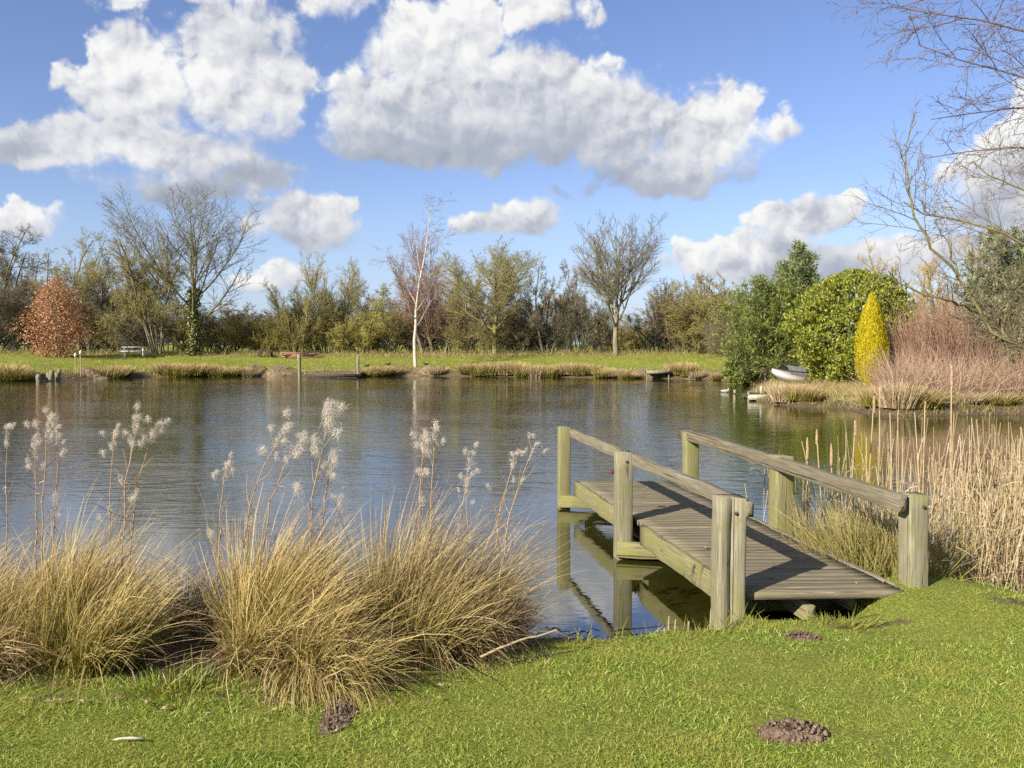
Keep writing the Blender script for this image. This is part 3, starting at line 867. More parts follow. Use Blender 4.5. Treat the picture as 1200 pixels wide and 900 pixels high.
# hedge bushes between the trees: a few kinds, copied
def shrub_proto(seed, twig, H, W, leafs=0):
    rng = np.random.default_rng(seed)
    t = thing('hedge_bush', 'x', 'bush')
    wood, twigs = tree_mesh(rng, 'shrub', H, W)
    a = MB()
    for p, r in wood: a.tubes(p, r, 4)
    a.build('stems', M['bark_olive'], t)
    b = MB()
    for p, r in twigs: b.tubes(p, r, 3)
    b.build('twigs', M[twig], t)
    if leafs:
        tip = np.concatenate([p[:, 1:].reshape(-1, 3) for p, _ in twigs[-2:]])
        q = tip[rng.integers(0, len(tip), leafs)] + rng.normal(0, .07, (leafs, 3))
        c = MB(); c.leaves(q, rng.normal(0, 1, (leafs, 3)), rng.normal(0, 1, (leafs, 3)), rng.uniform(.05, .11, leafs), rng.uniform(.03, .06, leafs))
        c.build('leaves', M['bush_moss' if twig != 'twig_dark' else 'leaf_ivy'], t)
    return t
PRO = {'olive': (51, 'twig_olive', 3.4, 4.6, 1500), 'brown': (52, 'twig_brown', 3.0, 4.6, 0), 'dark': (53, 'twig_dark', 3.0, 4.4, 3500),
       'yellow': (54, 'twig_yellow', 3.4, 4.0, 800), 'grey': (55, 'twig_grey', 3.2, 4.6, 0), 'green': (56, 'twig_dark', 3.6, 4.2, 5200)}
protos = {}
HEDGE = [  # px, Y, top px, width px, kind, label
    (-25, 63, 345, 90, 'dark', 'dark bush at the far left end of the hedge'),
    (25, 64, 352, 90, 'dark', 'dark bush seen just left of the copper beech'),
    (98, 63, 350, 95, 'dark', 'dark bush showing just right of the copper beech'),
    (150, 62, 362, 85, 'olive', 'olive bush behind the pale picnic table'),
    (192, 61, 358, 80, 'dark', 'dark ivy clad bush at the left foot of the tall ash'),
    (240, 61, 368, 80, 'olive', 'olive bush at the foot of the tall ivied ash'),
    (278, 62, 372, 70, 'olive', 'low olive bush right of the tall ivied ash'),
    (314, 63, 385, 62, 'brown', 'low brown bush in the gap above the red timber'),
    (340, 61, 368, 70, 'yellow', 'yellow green bush behind the red timber stack'),
    (384, 62, 372, 70, 'olive', 'olive bush behind the gap of the far landing stage'),
    (420, 61, 376, 70, 'yellow', 'yellow green bush right of the far landing stage'),
    (456, 62, 358, 70, 'olive', 'olive bush on the left of the white birch'),
    (494, 63, 368, 80, 'brown', 'brown twiggy bush behind the white birch trunk'),
    (532, 62, 360, 80, 'brown', 'brown bush on the right of the white birch'),
    (574, 61, 378, 80, 'olive', 'olive bush under the broad mossy tree'),
    (612, 62, 384, 60, 'dark', 'low dark bush right of the broad mossy tree'),
    (650, 63, 382, 64, 'brown', 'low brown bush below the thin open tree'),
    (684, 60, 352, 66, 'green', 'dense dark green bush left of the right bare ash'),
    (722, 61, 378, 64, 'olive', 'olive bush around the trunk of the right bare ash'),
    (758, 62, 384, 60, 'dark', 'low dark bush right of the right bare ash'),
    (794, 60, 336, 95, 'brown', 'tall brown bush between the right ash and the pine'),
    (834, 58, 350, 80, 'olive', 'olive bush above the small wooden platform on the far bank'),
    (862, 54, 362, 70, 'grey', 'grey brown bush beside the lowest pine branches'),
    (905, 52, 352, 90, 'olive', 'olive bush glimpsed behind the pine'),
]
for (px, Y, top, wpx, k, lab) in HEDGE:
    first = k not in protos
    if first: protos[k] = shrub_proto(*PRO[k])
    b = far_point(px, Y)
    H = CAM_Z + (HORIZON - top + 10) * Y / FPX - b[2]; W = wpx * 1.1 * Y / FPX
    sc = (W / PRO[k][3], W / PRO[k][3], H / PRO[k][2])
    if first:
        o = protos[k]; o.location = b; o.scale = sc; o['label'] = lab; o['group'] = 'bushes of the hedge beyond the pond'
    else:
        copy_thing(protos[k], b, (px * .37) % 6.28, sc, lab, 'bushes of the hedge beyond the pond')

# ------------------------------------------------------------------ evergreens and coloured shrubs
def blob_leaves(rng, n, prof, H, W, Dp, lump=.18, shell=.55):
    """leaf positions in an uneven solid: prof(h 0..1) gives the radius share"""
    h = rng.uniform(0, 1, n * 3); pr = prof(h)
    keep = rng.uniform(0, 1, n * 3) < pr / pr.max()
    h = h[keep][:n]; pr = pr[keep][:n]; m = len(h)
    a = rng.uniform(0, 2 * PI, m)
    lum = 1 + lump * (np.sin(3 * a + 9 * h) * .5 + np.sin(7 * a - 17 * h + 1) * .35 + np.sin(13 * a + 31 * h) * .25)
    rr = (shell + (1 - shell) * rng.uniform(0, 1, m) ** .6)
    rr = np.where(rng.uniform(0, 1, m) < .12, rr * rng.uniform(.4, 1, m), rr)
    rad = pr * lum * rr
    pos = np.stack([np.cos(a) * rad * W / 2, np.sin(a) * rad * Dp / 2, h * H], 1)
    outw = unit(np.stack([np.cos(a), np.sin(a), (h - .45) * 1.2], 1))
    return pos, outw


# copper leaved young beech
rng = np.random.default_rng(61)
b = far_point(67, 53)
t = thing('beech_tree', 'young beech clothed in copper brown dead leaves', 'tree', b)
P, Rr = stems(rng, 6, .15, 4.2, .3, 7, .05, .08, .05)
lv = grow(rng, P, Rr, [dict(n=14, t=(.08, 1), ang=55, len=.42, N=5, wob=.12, up=.05, r=.5, rmin=.012), dict(n=6, t=(.2, 1), ang=40, len=.5, N=3, r=.6, rmin=.008)])
lv, _ = fit(lv, 4.9, 3.2)
a = MB(); a.tubes(*lv[0], 6); a.build('trunk', M['bark_grey'], t)
c = MB(); c.tubes(*lv[1], 3); c.tubes(*lv[2], 3); c.build('branches', M['twig_brown'], t)
pos, ow = blob_leaves(rng, 9000, lambda h: np.clip(1 - np.abs((h - .30) / .72) ** 2.0, .02, 1) ** .85 * np.where(h < .30, .78 + .22 * h / .30, 1), 4.9, 3.7, 3.6, .46, .30)
k = rng.uniform(0, 1, len(pos)) < .92
pos = pos[k]; ow = ow[k]; n = len(pos)
l = MB(); l.leaves(pos, ow * .5 + rng.normal(0, .6, (n, 3)) + np.array([0, 0, -.3]), ow + rng.normal(0, .5, (n, 3)), rng.uniform(.07, .15, n), rng.uniform(.05, .09, n))
l.build('crown', M['leaf_copper'], t)

# laurel
rng = np.random.default_rng(62)
def right_point(px, Y):
    a_, _ = ray(px, HORIZON); return np.array((a_ * Y, Y, gz(a_ * Y, Y)))
b = right_point(1001, 32)
H = CAM_Z + (HORIZON - 319) * .032 - b[2]; W = 142 * .032
t = thing('laurel_bush', 'big round glossy green laurel behind the golden cypress', 'bush', b)
P, Rr = stems(rng, 14, .8, H * .8, .5, 5, .045, .1, .04)
lv = grow(rng, P, Rr, [dict(n=8, t=(.2, 1), ang=40, len=.5, N=4, wob=.15, up=.05, r=.6, rmin=.012)])
a = MB(); a.tubes(*lv[0], 5); a.tubes(*lv[1], 4); a.build('branches', M['bark_olive'], t)
prof = lambda h: np.sqrt(np.clip(1 - ((h - .42) / .58) ** 2, .03, 1)) * np.where(h < .42, .80 + .2 * h / .42, 1)
pos, ow = blob_leaves(rng, 11000, prof, H, W, W, .26, .55)
n = len(pos)
up = np.array([0, 0, 1.])
l = MB()
# whorls: several leaves start from one shoot tip
tips = rng.integers(0, n, 9000)
for rep in range(6):
    pp = pos[tips]; oo = ow[tips]
    m_ = len(tips)
    d = oo * .55 + up * .75 + rng.normal(0, .55, (m_, 3))
    l.leaves(pp + rng.normal(0, .03, (m_, 3)), d, oo + up * .3 + rng.normal(0, .5, (m_, 3)), rng.uniform(.09, .155, m_), rng.uniform(.036, .058, m_))
l.build('crown', M['leaf_laurel'], t)

# golden cypress
rng = np.random.default_rng(63)
b = right_point(1021, 27.2)
H = CAM_Z + (HORIZON - 345) * .0272 - b[2]; W = 36 * .0272
t = thing('golden_cypress', 'narrow golden yellow cypress in front of the laurel', 'tree', b)
a = MB(); a.tubes(line_from([(0, 0, -.1), (0, 0, H * .8)], 5)[None], np.linspace(.06, .015, 5)[None], 6); a.build('trunk', M['bark_olive'], t)
prof = lambda h: np.clip(np.sin(PI * np.clip(h, 0.0, 1) ** .72) ** .62 * (1.0 - .25 * h), .02, 1) * np.where(h < .15, .74 + h / .15 * .26, 1)
pos, ow = blob_leaves(rng, 26000, prof, H, W * 1.08, W * 1.05, .16, .72)
n = len(pos)
l = MB(); l.leaves(pos, up * 1.0 + ow * .35 + rng.normal(0, .22, (n, 3)), ow + rng.normal(0, .35, (n, 3)), rng.uniform(.05, .11, n), rng.uniform(.012, .024, n), .1)
l.build('crown', M['leaf_gold'], t)


def conifer(name, px, Y, top, wpx, seed, mat, label, droop=-.02, needle=(.16, .035), spread=1.0, nb=46, cone=True, bare=.04, ang=None):
    rng = np.random.default_rng(seed)
    b = right_point(px, Y)
    H = CAM_Z + (HORIZON - top) * Y / FPX - b[2]; W = wpx * Y / FPX
    t = thing(name, label, 'tree', b)
    P = line_from([(0, 0, -.1), (.02, 0, H * .5), (0, 0, H)], 10, rng, .015)[None]
    Rr = (H * .018 * np.linspace(1, .12, 10))[None]
    shp = (lambda t: 1.08 - t) if cone else (lambda t: np.sqrt(np.clip(1.05 - t ** 2.0, .05, 1)))
    lv = grow(rng, P, Rr, [
        dict(n=nb, t=(bare, .985), ang=ang or (72 if cone else 58), sd=8, len=W / 2 * 1.05, rel=False, N=6, wob=.06, up=droop + .05, r=.35, shape=shp, rmin=.012),
        dict(n=13, t=(.12, 1), ang=46, sd=10, len=.42, N=4, wob=.08, up=.04, r=.6, rmin=.008),
        dict(n=5, t=(.15, 1), ang=40, sd=10, len=.5, N=3, wob=.08, up=.04, r=.6, rmin=.006)])
    a = MB(); a.tubes(*lv[0], 7); a.build('trunk', M['bark_grey'], t)
    c = MB()
    for p, r in lv[1:]: c.tubes(p, r, 3)
    c.build('branches', M['twig_dark'], t)
    l = MB()
    for p, r in lv[2:]:
        B, N, _ = p.shape
        for rep in range(5):
            s = rng.uniform(0.1, N - 1.01, B); i = s.astype(int); f = (s - i)[:, None]
            ii = np.arange(B)
            pos = p[ii, i] * (1 - f) + p[ii, i + 1] * f
            tan = unit(p[ii, i + 1] - p[ii, i])
            l.leaves(pos, tan * .9 + rng.normal(0, .45, (B, 3)) + up * .1, rng.normal(0, .5, (B, 3)) + up, rng.uniform(.7, 1.3, B) * needle[0], rng.uniform(.7, 1.3, B) * needle[1], .1)
    l.build('crown', M[mat], t)
    return t

conifer('pine_tree', 935, 38, 290, 150, 71, 'needle_pine', 'grey green pine whose spiky top rises behind the laurel', .16, (.24, .035), nb=70, cone=True, bare=.10, ang=56)
conifer('spruce_tree', 898, 36, 338, 124, 72, 'needle_spruce', 'dark green feathery conifer above the white boat', -.03, (.15, .028), nb=80, cone=False, bare=.03)
conifer('spruce_tree', 872, 38.5, 380, 44, 73, 'needle_spruce', 'low young conifer at the water edge left of the white boat', -.04, (.16, .04), nb=36, bare=.02)
conifer('pine_tree', 1182, 26, 280, 122, 74, 'needle_blue', 'blue grey pine at the right edge behind the willow', .03, (.20, .04), nb=60, cone=False, bare=.05)

# dogwood thicket
rng = np.random.default_rng(64)
DOG = [(1078, 27.5, 368, 60, 'red stemmed dogwood bush next to the laurel'), (1118, 26.5, 362, 66, 'red stemmed dogwood bush in the middle of the thicket'),
       (1162, 26, 366, 66, 'red stemmed dogwood bush under the willow limb'), (1206, 25.5, 372, 66, 'red stemmed dogwood bush at the right edge of the view'),
       (1098, 30, 350, 70, 'taller dogwood bush behind the thicket near the laurel'), (1150, 30, 350, 70, 'taller dogwood bush behind the thicket near the blue pine')]
def dogwood(seed, H, W):
    r_ = np.random.default_rng(seed)
    t = thing('dogwood_bush', 'x', 'bush')
    P, Rr = stems(r_, 300, W * .36, H, .32, 5, .009, .05, .04)
    lv = grow(r_, P, Rr, [dict(n=3, t=(.35, 1), ang=24, len=.4, N=3, wob=.06, up=.08, r=.7, rmin=.006)])
    a = MB(); a.tubes(*lv[0], 3); a.tubes(*lv[1], 3)
    a.build('stems', M['stem_dogwood'], t)
    return t
dp = [dogwood(641, 2.0, 1.8), dogwood(642, 2.0, 1.8)]
for i, (px, Y, top, wpx, lab) in enumerate(DOG):
    b = right_point(px, Y); H = CAM_Z + (HORIZON - top) * Y / FPX - b[2]; W = wpx * Y / FPX
    sc = (W / 1.8, W / 1.8, H / 2.0)
    if i < 2:
        o = dp[i]; o.location = b; o.scale = sc; o['label'] = lab; o['group'] = 'dogwood bushes on the right bank'
    else: copy_thing(dp[i % 2], b, i * 1.3, sc, lab, 'dogwood bushes on the right bank')

# tan willow shoots behind the laurel and dogwood
for i, (px, Y, top, wpx, lab) in enumerate([(1072, 36, 288, 110, 'tan twiggy willow bush rising right of the laurel'), (1118, 34, 284, 120, 'tan twiggy willow bush behind the leaning willow limb')]):
    rng = np.random.default_rng(650 + i)
    b = right_point(px, Y); H = CAM_Z + (HORIZON - top) * Y / FPX - b[2]; W = wpx * Y / FPX
    t = thing('willow_bush', lab, 'bush', b, 0, 'tan willow bushes on the right bank')
    wood, twigs = tree_mesh(rng, 'hawthorn', H, W)
    a = MB(); [a.tubes(p, r, 4) for p, r in wood]; a.build('stems', M['bark_willow'], t)
    c = MB(); [c.tubes(p, r * .7, 3) for p, r in twigs]; c.build('twigs', M['twig_tan'], t)

# ------------------------------------------------------------------ willow leaning in from the right
rng = np.random.default_rng(66)
Yw = 14.0
tb = np.array((11.7, 14.2, gz(11.7, 14.2)))
t = thing('willow_tree', 'mossy bare willow leaning over the pond from the right', 'tree', tb)
def wpt(x, y, Y=Yw): return at_y(x, y, Y) - tb
trunk = line_from([(0, 0, -.2), (-.05, 0, .6), (-.3, -.05, 1.3), (-.35, 0, 2.2), (-.2, .2, 3.4), (0.1, .4, 4.6), (.2, .4, 6.0)], 12)
limbs = [
    [(-.30, -.05, 1.1), (-1.4, -.1, 1.15), wpt(1200, 411), wpt(1168, 398), wpt(1143, 366), wpt(1130, 338), wpt(1122, 322)],
    [wpt(1124, 324), wpt(1098, 298, 13.9), wpt(1080, 270, 13.8), wpt(1064, 236, 13.8), wpt(1061, 205, 13.8), wpt(1068, 165, 13.7), wpt(1070, 140, 13.7)],
    [wpt(1122, 322), wpt(1114, 300), wpt(1113, 285), wpt(1102, 270, 14.2), wpt(1096, 250, 14.3)],
    [wpt(1142, 364), wpt(1112, 352, 13.6), wpt(1082, 345, 13.4), wpt(1060, 338, 13.3), wpt(1040, 318, 13.2)],
    [(-.3, 0, 2.0), wpt(1290, 318), wpt(1200, 283), wpt(1165, 268), wpt(1130, 262), wpt(1098, 252), wpt(1060, 240)],
    [(-.2, .2, 3.2), wpt(1300, 250, 14.4), wpt(1210, 225, 14.3), wpt(1170, 215, 14.2), wpt(1140, 190, 14.2)],
    [wpt(1175, 400), wpt(1176, 375, 14.3), wpt(1185, 340, 14.6), wpt(1170, 310, 14.8)],
    [(0, .3, 4.2), (-1.2, .2, 5.4), (-2.2, 0, 6.2)], [(0.1, .4, 4.4), (1.2, .6, 5.6), (2.0, .5, 6.8)],
]
radii = [.058, .026, .020, .022, .030, .026, .022, .05, .05]
a = MB(); a.tubes(trunk[None], (.26 * np.linspace(1, .25, 12))[None], 9)
LP = np.stack([line_from(l_, 14, rng, .022) for l_ in limbs]); LR = np.stack([r_ * np.linspace(1, .35, 14) for r_ in radii])
a.tubes(LP, LR, 7)
a.build('trunk', M['bark_willow'], t, smooth=True)
lv = grow(rng, LP, LR, [
    dict(n=13, t=(.28, 1), ang=42, sd=12, len=.42, N=6, wob=.12, up=.05, r=.5, rmin=.005, rmax=.010, taper=.4),
    dict(n=8, t=(.15, 1), ang=40, sd=12, len=.55, N=5, wob=.14, up=.04, r=.6, rmin=.004, rmax=.006),
    dict(n=4, t=(.15, 1), ang=40, sd=12, len=.5, N=4, wob=.15, up=.0, r=.7, rmin=.0035)])
c = MB(); [c.tubes(p, r, 3) for p, r in lv[1:]]
c.build('crown', M['twig_willow'], t)

# birch whose branches hang in at the top right
rng = np.random.default_rng(67)
Yb = 9.5
tb = np.array((9.4, 9.4, gz(9.4, 9.4)))
t = thing('birch_tree', 'bare birch outside the right edge whose budding twigs hang into the sky', 'tree', tb)
def bpt(x, y, Y=Yb): return at_y(x, y, Y) - tb
trunk = line_from([(0, 0, -.2), (.05, 0, 2), (-.05, 0, 4), (.1, 0, 6), (.15, .1, 9)], 12)
limbs = [
    [(0, 0, 3.4), bpt(1330, 70), bpt(1200, 35), bpt(1150, 22), bpt(1105, 18), bpt(1060, 14), bpt(1040, 8)],
    [(0, 0, 2.9), bpt(1330, 140), bpt(1215, 95), bpt(1165, 80), bpt(1125, 70), bpt(1092, 60), bpt(1075, 52)],
    [(0, 0, 2.4), bpt(1330, 190), bpt(1215, 165), bpt(1165, 170), bpt(1125, 180), bpt(1095, 184), bpt(1085, 186)],
    [(0, 0, 4.2), bpt(1330, 10), bpt(1215, -20), bpt(1150, -20), bpt(1095, -10), bpt(1060, 0), bpt(1050, 10)],
    [(0, 0, 3.0), bpt(1330, 120, 10), bpt(1215, 130, 10), bpt(1170, 125, 10.1), bpt(1135, 130, 10.2), bpt(1100, 138, 10.2), bpt(1090, 140, 10.2)],
    [(.1, 0, 5), (-1.2, .3, 6.4), (-1.8, .4, 7.4)], [(.1, 0, 5.4), (1.3, .3, 6.6), (2.0, .3, 7.6)], [(0, 0, 4.6), (.9, -.9, 5.6), (1.6, -1.4, 6.4)],
]
a = MB(); a.tubes(trunk[None], (.15 * np.linspace(1, .15, 12))[None], 9)
LP = np.stack([line_from(l_, 12, rng, .012) for l_ in limbs]); LR = np.stack([.028 * np.linspace(1, .16, 12) for _ in limbs])
a.build('trunk', M['bark_birch'], t, smooth=True)
lv = grow(rng, LP, LR, [
    dict(n=20, t=(.28, 1), ang=38, sd=12, len=.26, N=6, wob=.10, up=-.02, r=.6, rmin=.0042, rmax=.007, taper=.5),
    dict(n=8, t=(.15, 1), ang=36, sd=12, len=.5, N=5, wob=.13, up=-.02, r=.65, rmin=.0034, rmax=.005),
    dict(n=3, t=(.15, 1), ang=38, sd=12, len=.45, N=3, wob=.14, up=-.03, r=.7, rmin=.003)])
c = MB(); c.tubes(LP, LR, 6); [c.tubes(p, r, 3) for p, r in lv[1:]]
pb = np.concatenate([p[:, -1] for p, _ in lv[2:]]); dirs = np.concatenate([p[:, -1] - p[:, -2] for p, _ in lv[2:]])
n = len(pb)
c.leaves(pb, dirs, rng.normal(0, 1, (n, 3)), np.full(n, .018), np.full(n, .011), .5)
c.build('crown', M['twig_purple'], t)

# ------------------------------------------------------------------ grasses
def blades(mb, rng, root, d0, L, W, N=6, wind=(0, 0, 0), grav=.12, wob=.03, T=True, droop_sd=.5, kink=0.0):
    """curved ribbons: root (B,3), start direction d0 (B,3)"""
    B = len(root)
    P = np.zeros((B, N, 3)); P[:, 0] = root
    d = unit(d0)
    g = grav * np.clip(rng.normal(1, droop_sd, B), .05, 3)
    wd = np.asarray(wind, float)[None, :]
    for k in range(1, N):
        f = k / (N - 1)
        d = d + wd * f + rng.normal(0, wob, d.shape)
        d[:, 2] -= g * f
        if kink:
            kk = rng.uniform(0, 1, B) < kink / N * 2 * f
            d[kk] += rng.normal(0, .9, (int(kk.sum()), 3)) + np.array([.1, -.1, -.8])
        d = unit(d)
        P[:, k] = P[:, k - 1] + d * (L / (N - 1))[:, None]
    prof = 1 - .8 * np.linspace(0, 1, N) ** 1.6
    side = np.cross(d0, rng.normal(0, 1, (B, 3)))
    side = unit(side)
    tt = np.broadcast_to(np.linspace(0, 1, N)[None, :], (B, N))
    mb.ribbons(P, W[:, None] * prof[None, :], side, tt if T else None)
    return P


def tussock(name, label, x, y, rx, ry, n, H, wind, seed, mat='straw', lean=.35, grav=.11, group=None, dead=0, lean_dir=(0, 0), width=.0043, spill=.25):
    rng = np.random.default_rng(seed)
    base = np.array((x, y, gz(x, y)))
    t = thing(name, label, 'grass tussock', base, 0, group)
    mb = MB()
    K = max(3, int(16 * math.sqrt(rx * ry) / .25))
    ka = rng.uniform(0, 2 * PI, K); kr = np.sqrt(rng.uniform(0, 1, K))
    kx, ky = np.cos(ka) * kr * rx, np.sin(ka) * kr * ry
    kl = rng.normal(0, .23, (K, 2)); kh = rng.uniform(.48, 1.14, K)
    def batch(n, hs, gr, ln):
        j = rng.integers(0, K, n)
        lx = kx[j] + rng.normal(0, .045, n); ly = ky[j] + rng.normal(0, .04, n)
        root = np.stack([lx, ly, ground_h(lx + x, ly + y) - base[2] - .02], 1)
        d0 = np.stack([lx / rx * ln + lean_dir[0] + kl[j, 0], ly / ry * ln + lean_dir[1] + kl[j, 1], np.ones(n)], 1) + rng.normal(0, .15, (n, 3))
        L = H * hs * kh[j] * (.36 + .46 * rng.uniform(0, 1, n) + .30 * rng.uniform(0, 1, n) ** 6)
        blades(mb, rng, root, d0, L, rng.uniform(.6, 1.3, n) * width, 7, wind, gr, .042, droop_sd=1.0, kink=.16)
    batch(int(n * .95), 1.0, grav, lean)
    batch(int(n * spill), .8, grav * 2.6, lean * 1.6)
    mb.build('blades', M[mat], t)
    if dead:
        dead = dead * 2
        db = MB()
        a = rng.uniform(0, 2 * PI, dead); r_ = np.sqrt(rng.uniform(.1, 1.3, dead))
        lx = np.cos(a) * r_ * rx; ly = np.sin(a) * r_ * ry
        root = np.stack([lx, ly, ground_h(lx + x, ly + y) - base[2] + rng.uniform(.0, .2, dead)], 1)
        d0 = np.stack([np.cos(a) + lean_dir[0], np.sin(a) - .2, rng.normal(.35, .3, dead)], 1)
        blades(db, rng, root, d0, H * rng.uniform(.12, .6, dead), rng.uniform(.5, 2.2, dead) * width, 7, (0, 0, 0), .3, .12)
        db.build('dead_blades', M['straw_dead'], t)
    return t

TG = 'tall grass tussocks on the near bank'
tussock('grass_tussock', 'wide straw coloured tussock at the left edge of the near bank', -2.75, 4.35, .46, .32, 4600, .90, (.09, .02, -.01), 81, lean=.28, lean_dir=(.22, .0), group=TG, dead=150)
tussock('grass_tussock', 'upright golden tussock just left of the dark hollow', -2.14, 4.18, .19, .22, 3200, .94, (.10, .0, 0), 82, lean=.14, lean_dir=(.10, .05), group=TG, dead=60, spill=.06)
tussock('grass_tussock', 'tallest tussock right of the dark hollow with long straw blades', -1.20, 4.22, .17, .22, 4000, .94, (.08, 0, -.02), 83, lean=.30, lean_dir=(.34, -.02), group=TG, dead=120)
tussock('grass_tussock', 'low drooping tussock spilling over bare soil onto the lawn', -.94, 4.06, .20, .18, 1700, .80, (.06, -.05, -.03), 84, lean=.5, lean_dir=(.35, -.25), grav=.34, group=TG, dead=120)
tussock('grass_tussock', 'olive upright tussock left of the pale fallen stick', -.50, 4.45, .22, .24, 3800, .96, (.06, 0, -.01), 85, 'rush', lean=.32, lean_dir=(.26, .04), group=TG, dead=200)
tussock('grass_tussock', 'brown dry tussock at the water corner beside the fallen stick', -.16, 4.58, .18, .20, 2200, .52, (.05, 0, -.02), 86, 'straw_dead', lean=.5, lean_dir=(.2, .0), grav=.24, group=TG, dead=260)
tussock('grass_tussock', 'straw tussock standing in the pond edge behind the left ones', -2.9, 4.95, .8, .18, 1600, .60, (.10, .02, -.02), 88, lean=.3, lean_dir=(.25, 0), group=TG)
tussock('grass_tussock', 'low flopped straw tussock filling the gap between the tallest and the olive tussock', -.86, 4.58, .22, .18, 1800, .62, (.07, 0, -.03), 205, lean=.5, lean_dir=(.4, 0), grav=.3, group=TG, dead=160)
tussock('grass_tussock', 'brown dead tussock shading the back of the dark hollow', -1.66, 4.74, .30, .14, 1700, .66, (.09, 0, -.02), 206, 'straw_dead', lean=.4, lean_dir=(.35, 0), group=TG, dead=120)
tussock('grass_tussock', 'flopped straw spilling onto the lawn at the far left corner', -2.75, 3.98, .34, .12, 1100, .50, (.10, -.02, -.04), 207, lean=.6, lean_dir=(.4, -.1), grav=.4, group=TG, dead=140)
tussock('grass_tussock', 'small bright green tuft growing in front of the dark hollow', -1.56, 3.88, .14, .08, 420, .22, (0, 0, 0), 89, 'lawn_blade', lean=.5, grav=.2, width=.005)
tussock('grass_tussock', 'sparse tuft of dry stems caught between deck and near left post', 1.47, 5.16, .05, .05, 120, .30, (.02, -.04, -.02), 90, 'straw_dead', lean=.6, lean_dir=(.2, -.5), grav=.3, width=.004)
tussock('grass_tussock', 'pale tuft of short grass under the middle of the near deck edge', 1.86, 4.86, .20, .07, 700, .14, (0, 0, 0), 91, 'bank_blade', lean=.7, grav=.3, width=.004)

# sedge beside the jetty, one clump after another
SG = 'sedge clumps along the right side of the jetty'
SEDGE = [(2.66, 5.95, .26, .22, 2400, 1.05), (2.54, 6.5, .24, .26, 2400, 1.10), (2.46, 7.1, .20, .26, 1700, .98), (2.95, 6.3, .22, .3, 1500, .92), (2.80, 7.0, .22, .3, 1200, .80)]
SL = ['green sedge clump next to the near right post', 'green sedge clump under the middle of the right rail', 'sedge clump by the middle right post of the jetty',
      'sedge clump between the right rail and the reeds', 'farthest sedge clump in the water beyond the right rail']
for i, ((x, y, rx, ry, n, H), lab) in enumerate(zip(SEDGE, SL)):
    tussock('sedge_clump', lab, x, y, rx, ry, n, H, (.0, 0, -.005), 95 + i, 'sedge', lean=.22, grav=.10, group=SG, width=.007)

# the reed bed at the right: broken stems nobody could count
rng = np.random.default_rng(101)
rb = MB()
n = 4800
X = rng.uniform(2.4, 7.0, n); Y = rng.uniform(5.7, 10.8, n)
dn = sd_pond(X, Y)
k = (dn < .25) & (dn > -2.9) & (X > 2.40 + .35 * np.clip(7.0 - Y, 0, 1.2)) & (rng.uniform(0, 1, n) < np.where(X < 2.74 + .10 * (Y - 6), .30, np.clip(1.15 - .5 * (-dn), .16, 1)))
X = X[k]; Y = Y[k]; n = len(X)
root = np.stack([X, Y, ground_h(X, Y) - .02], 1)
d0 = np.stack([rng.normal(.02, .09, n), rng.normal(0, .09, n), np.ones(n)], 1)
L = rng.uniform(.3, 1.0, n) ** 1.5 * 1.22 + .24
N = 5
P = np.zeros((n, N, 3)); P[:, 0] = root; d = unit(d0)
for j in range(1, N):
    d = unit(d + rng.normal(0, .035, d.shape)); P[:, j] = P[:, j - 1] + d * (L / (N - 1))[:, None]
rb.tubes(P, rng.uniform(.0025, .0055, n)[:, None] * np.linspace(1, .7, N)[None], 4)
# bent and fallen stems
m_ = 450
i = rng.integers(0, n, m_)
p0 = P[i, rng.integers(0, 3, m_)] + rng.normal(0, .05, (m_, 3))
a = rng.uniform(0, 2 * PI, m_)
d0 = np.stack([np.cos(a), np.sin(a), rng.normal(.15, .65, m_)], 1)
blades(rb, rng, p0, d0, rng.uniform(.25, .95, m_), rng.uniform(.005, .012, m_), 4, (0, 0, 0), .1, .05, T=False)
# dead leaves hanging on stems
m_ = 3400
i = rng.integers(0, n, m_)
p0 = P[i, rng.integers(0, 4, m_)]
d0 = np.stack([rng.normal(.1, .5, m_), rng.normal(0, .5, m_), rng.uniform(.2, 1.2, m_)], 1)
blades(rb, rng, p0, d0, rng.uniform(.2, .6, m_), rng.uniform(.005, .011, m_), 6, (0, 0, 0), .45, .08, T=False)
o = rb.build('reeds', M['reed'])
tag(o, 'dense bed of pale dry reeds at the right of the jetty', 'reeds', kind='stuff')

# litter of broken reed at the foot of the bed
tussock('grass_tussock', 'low mossy grass in front of the reeds at the right edge', 3.25, 5.6, .7, .18, 900, .16, (0, 0, 0), 104, 'sedge', lean=.5, grav=.2, width=.005, dead=120)

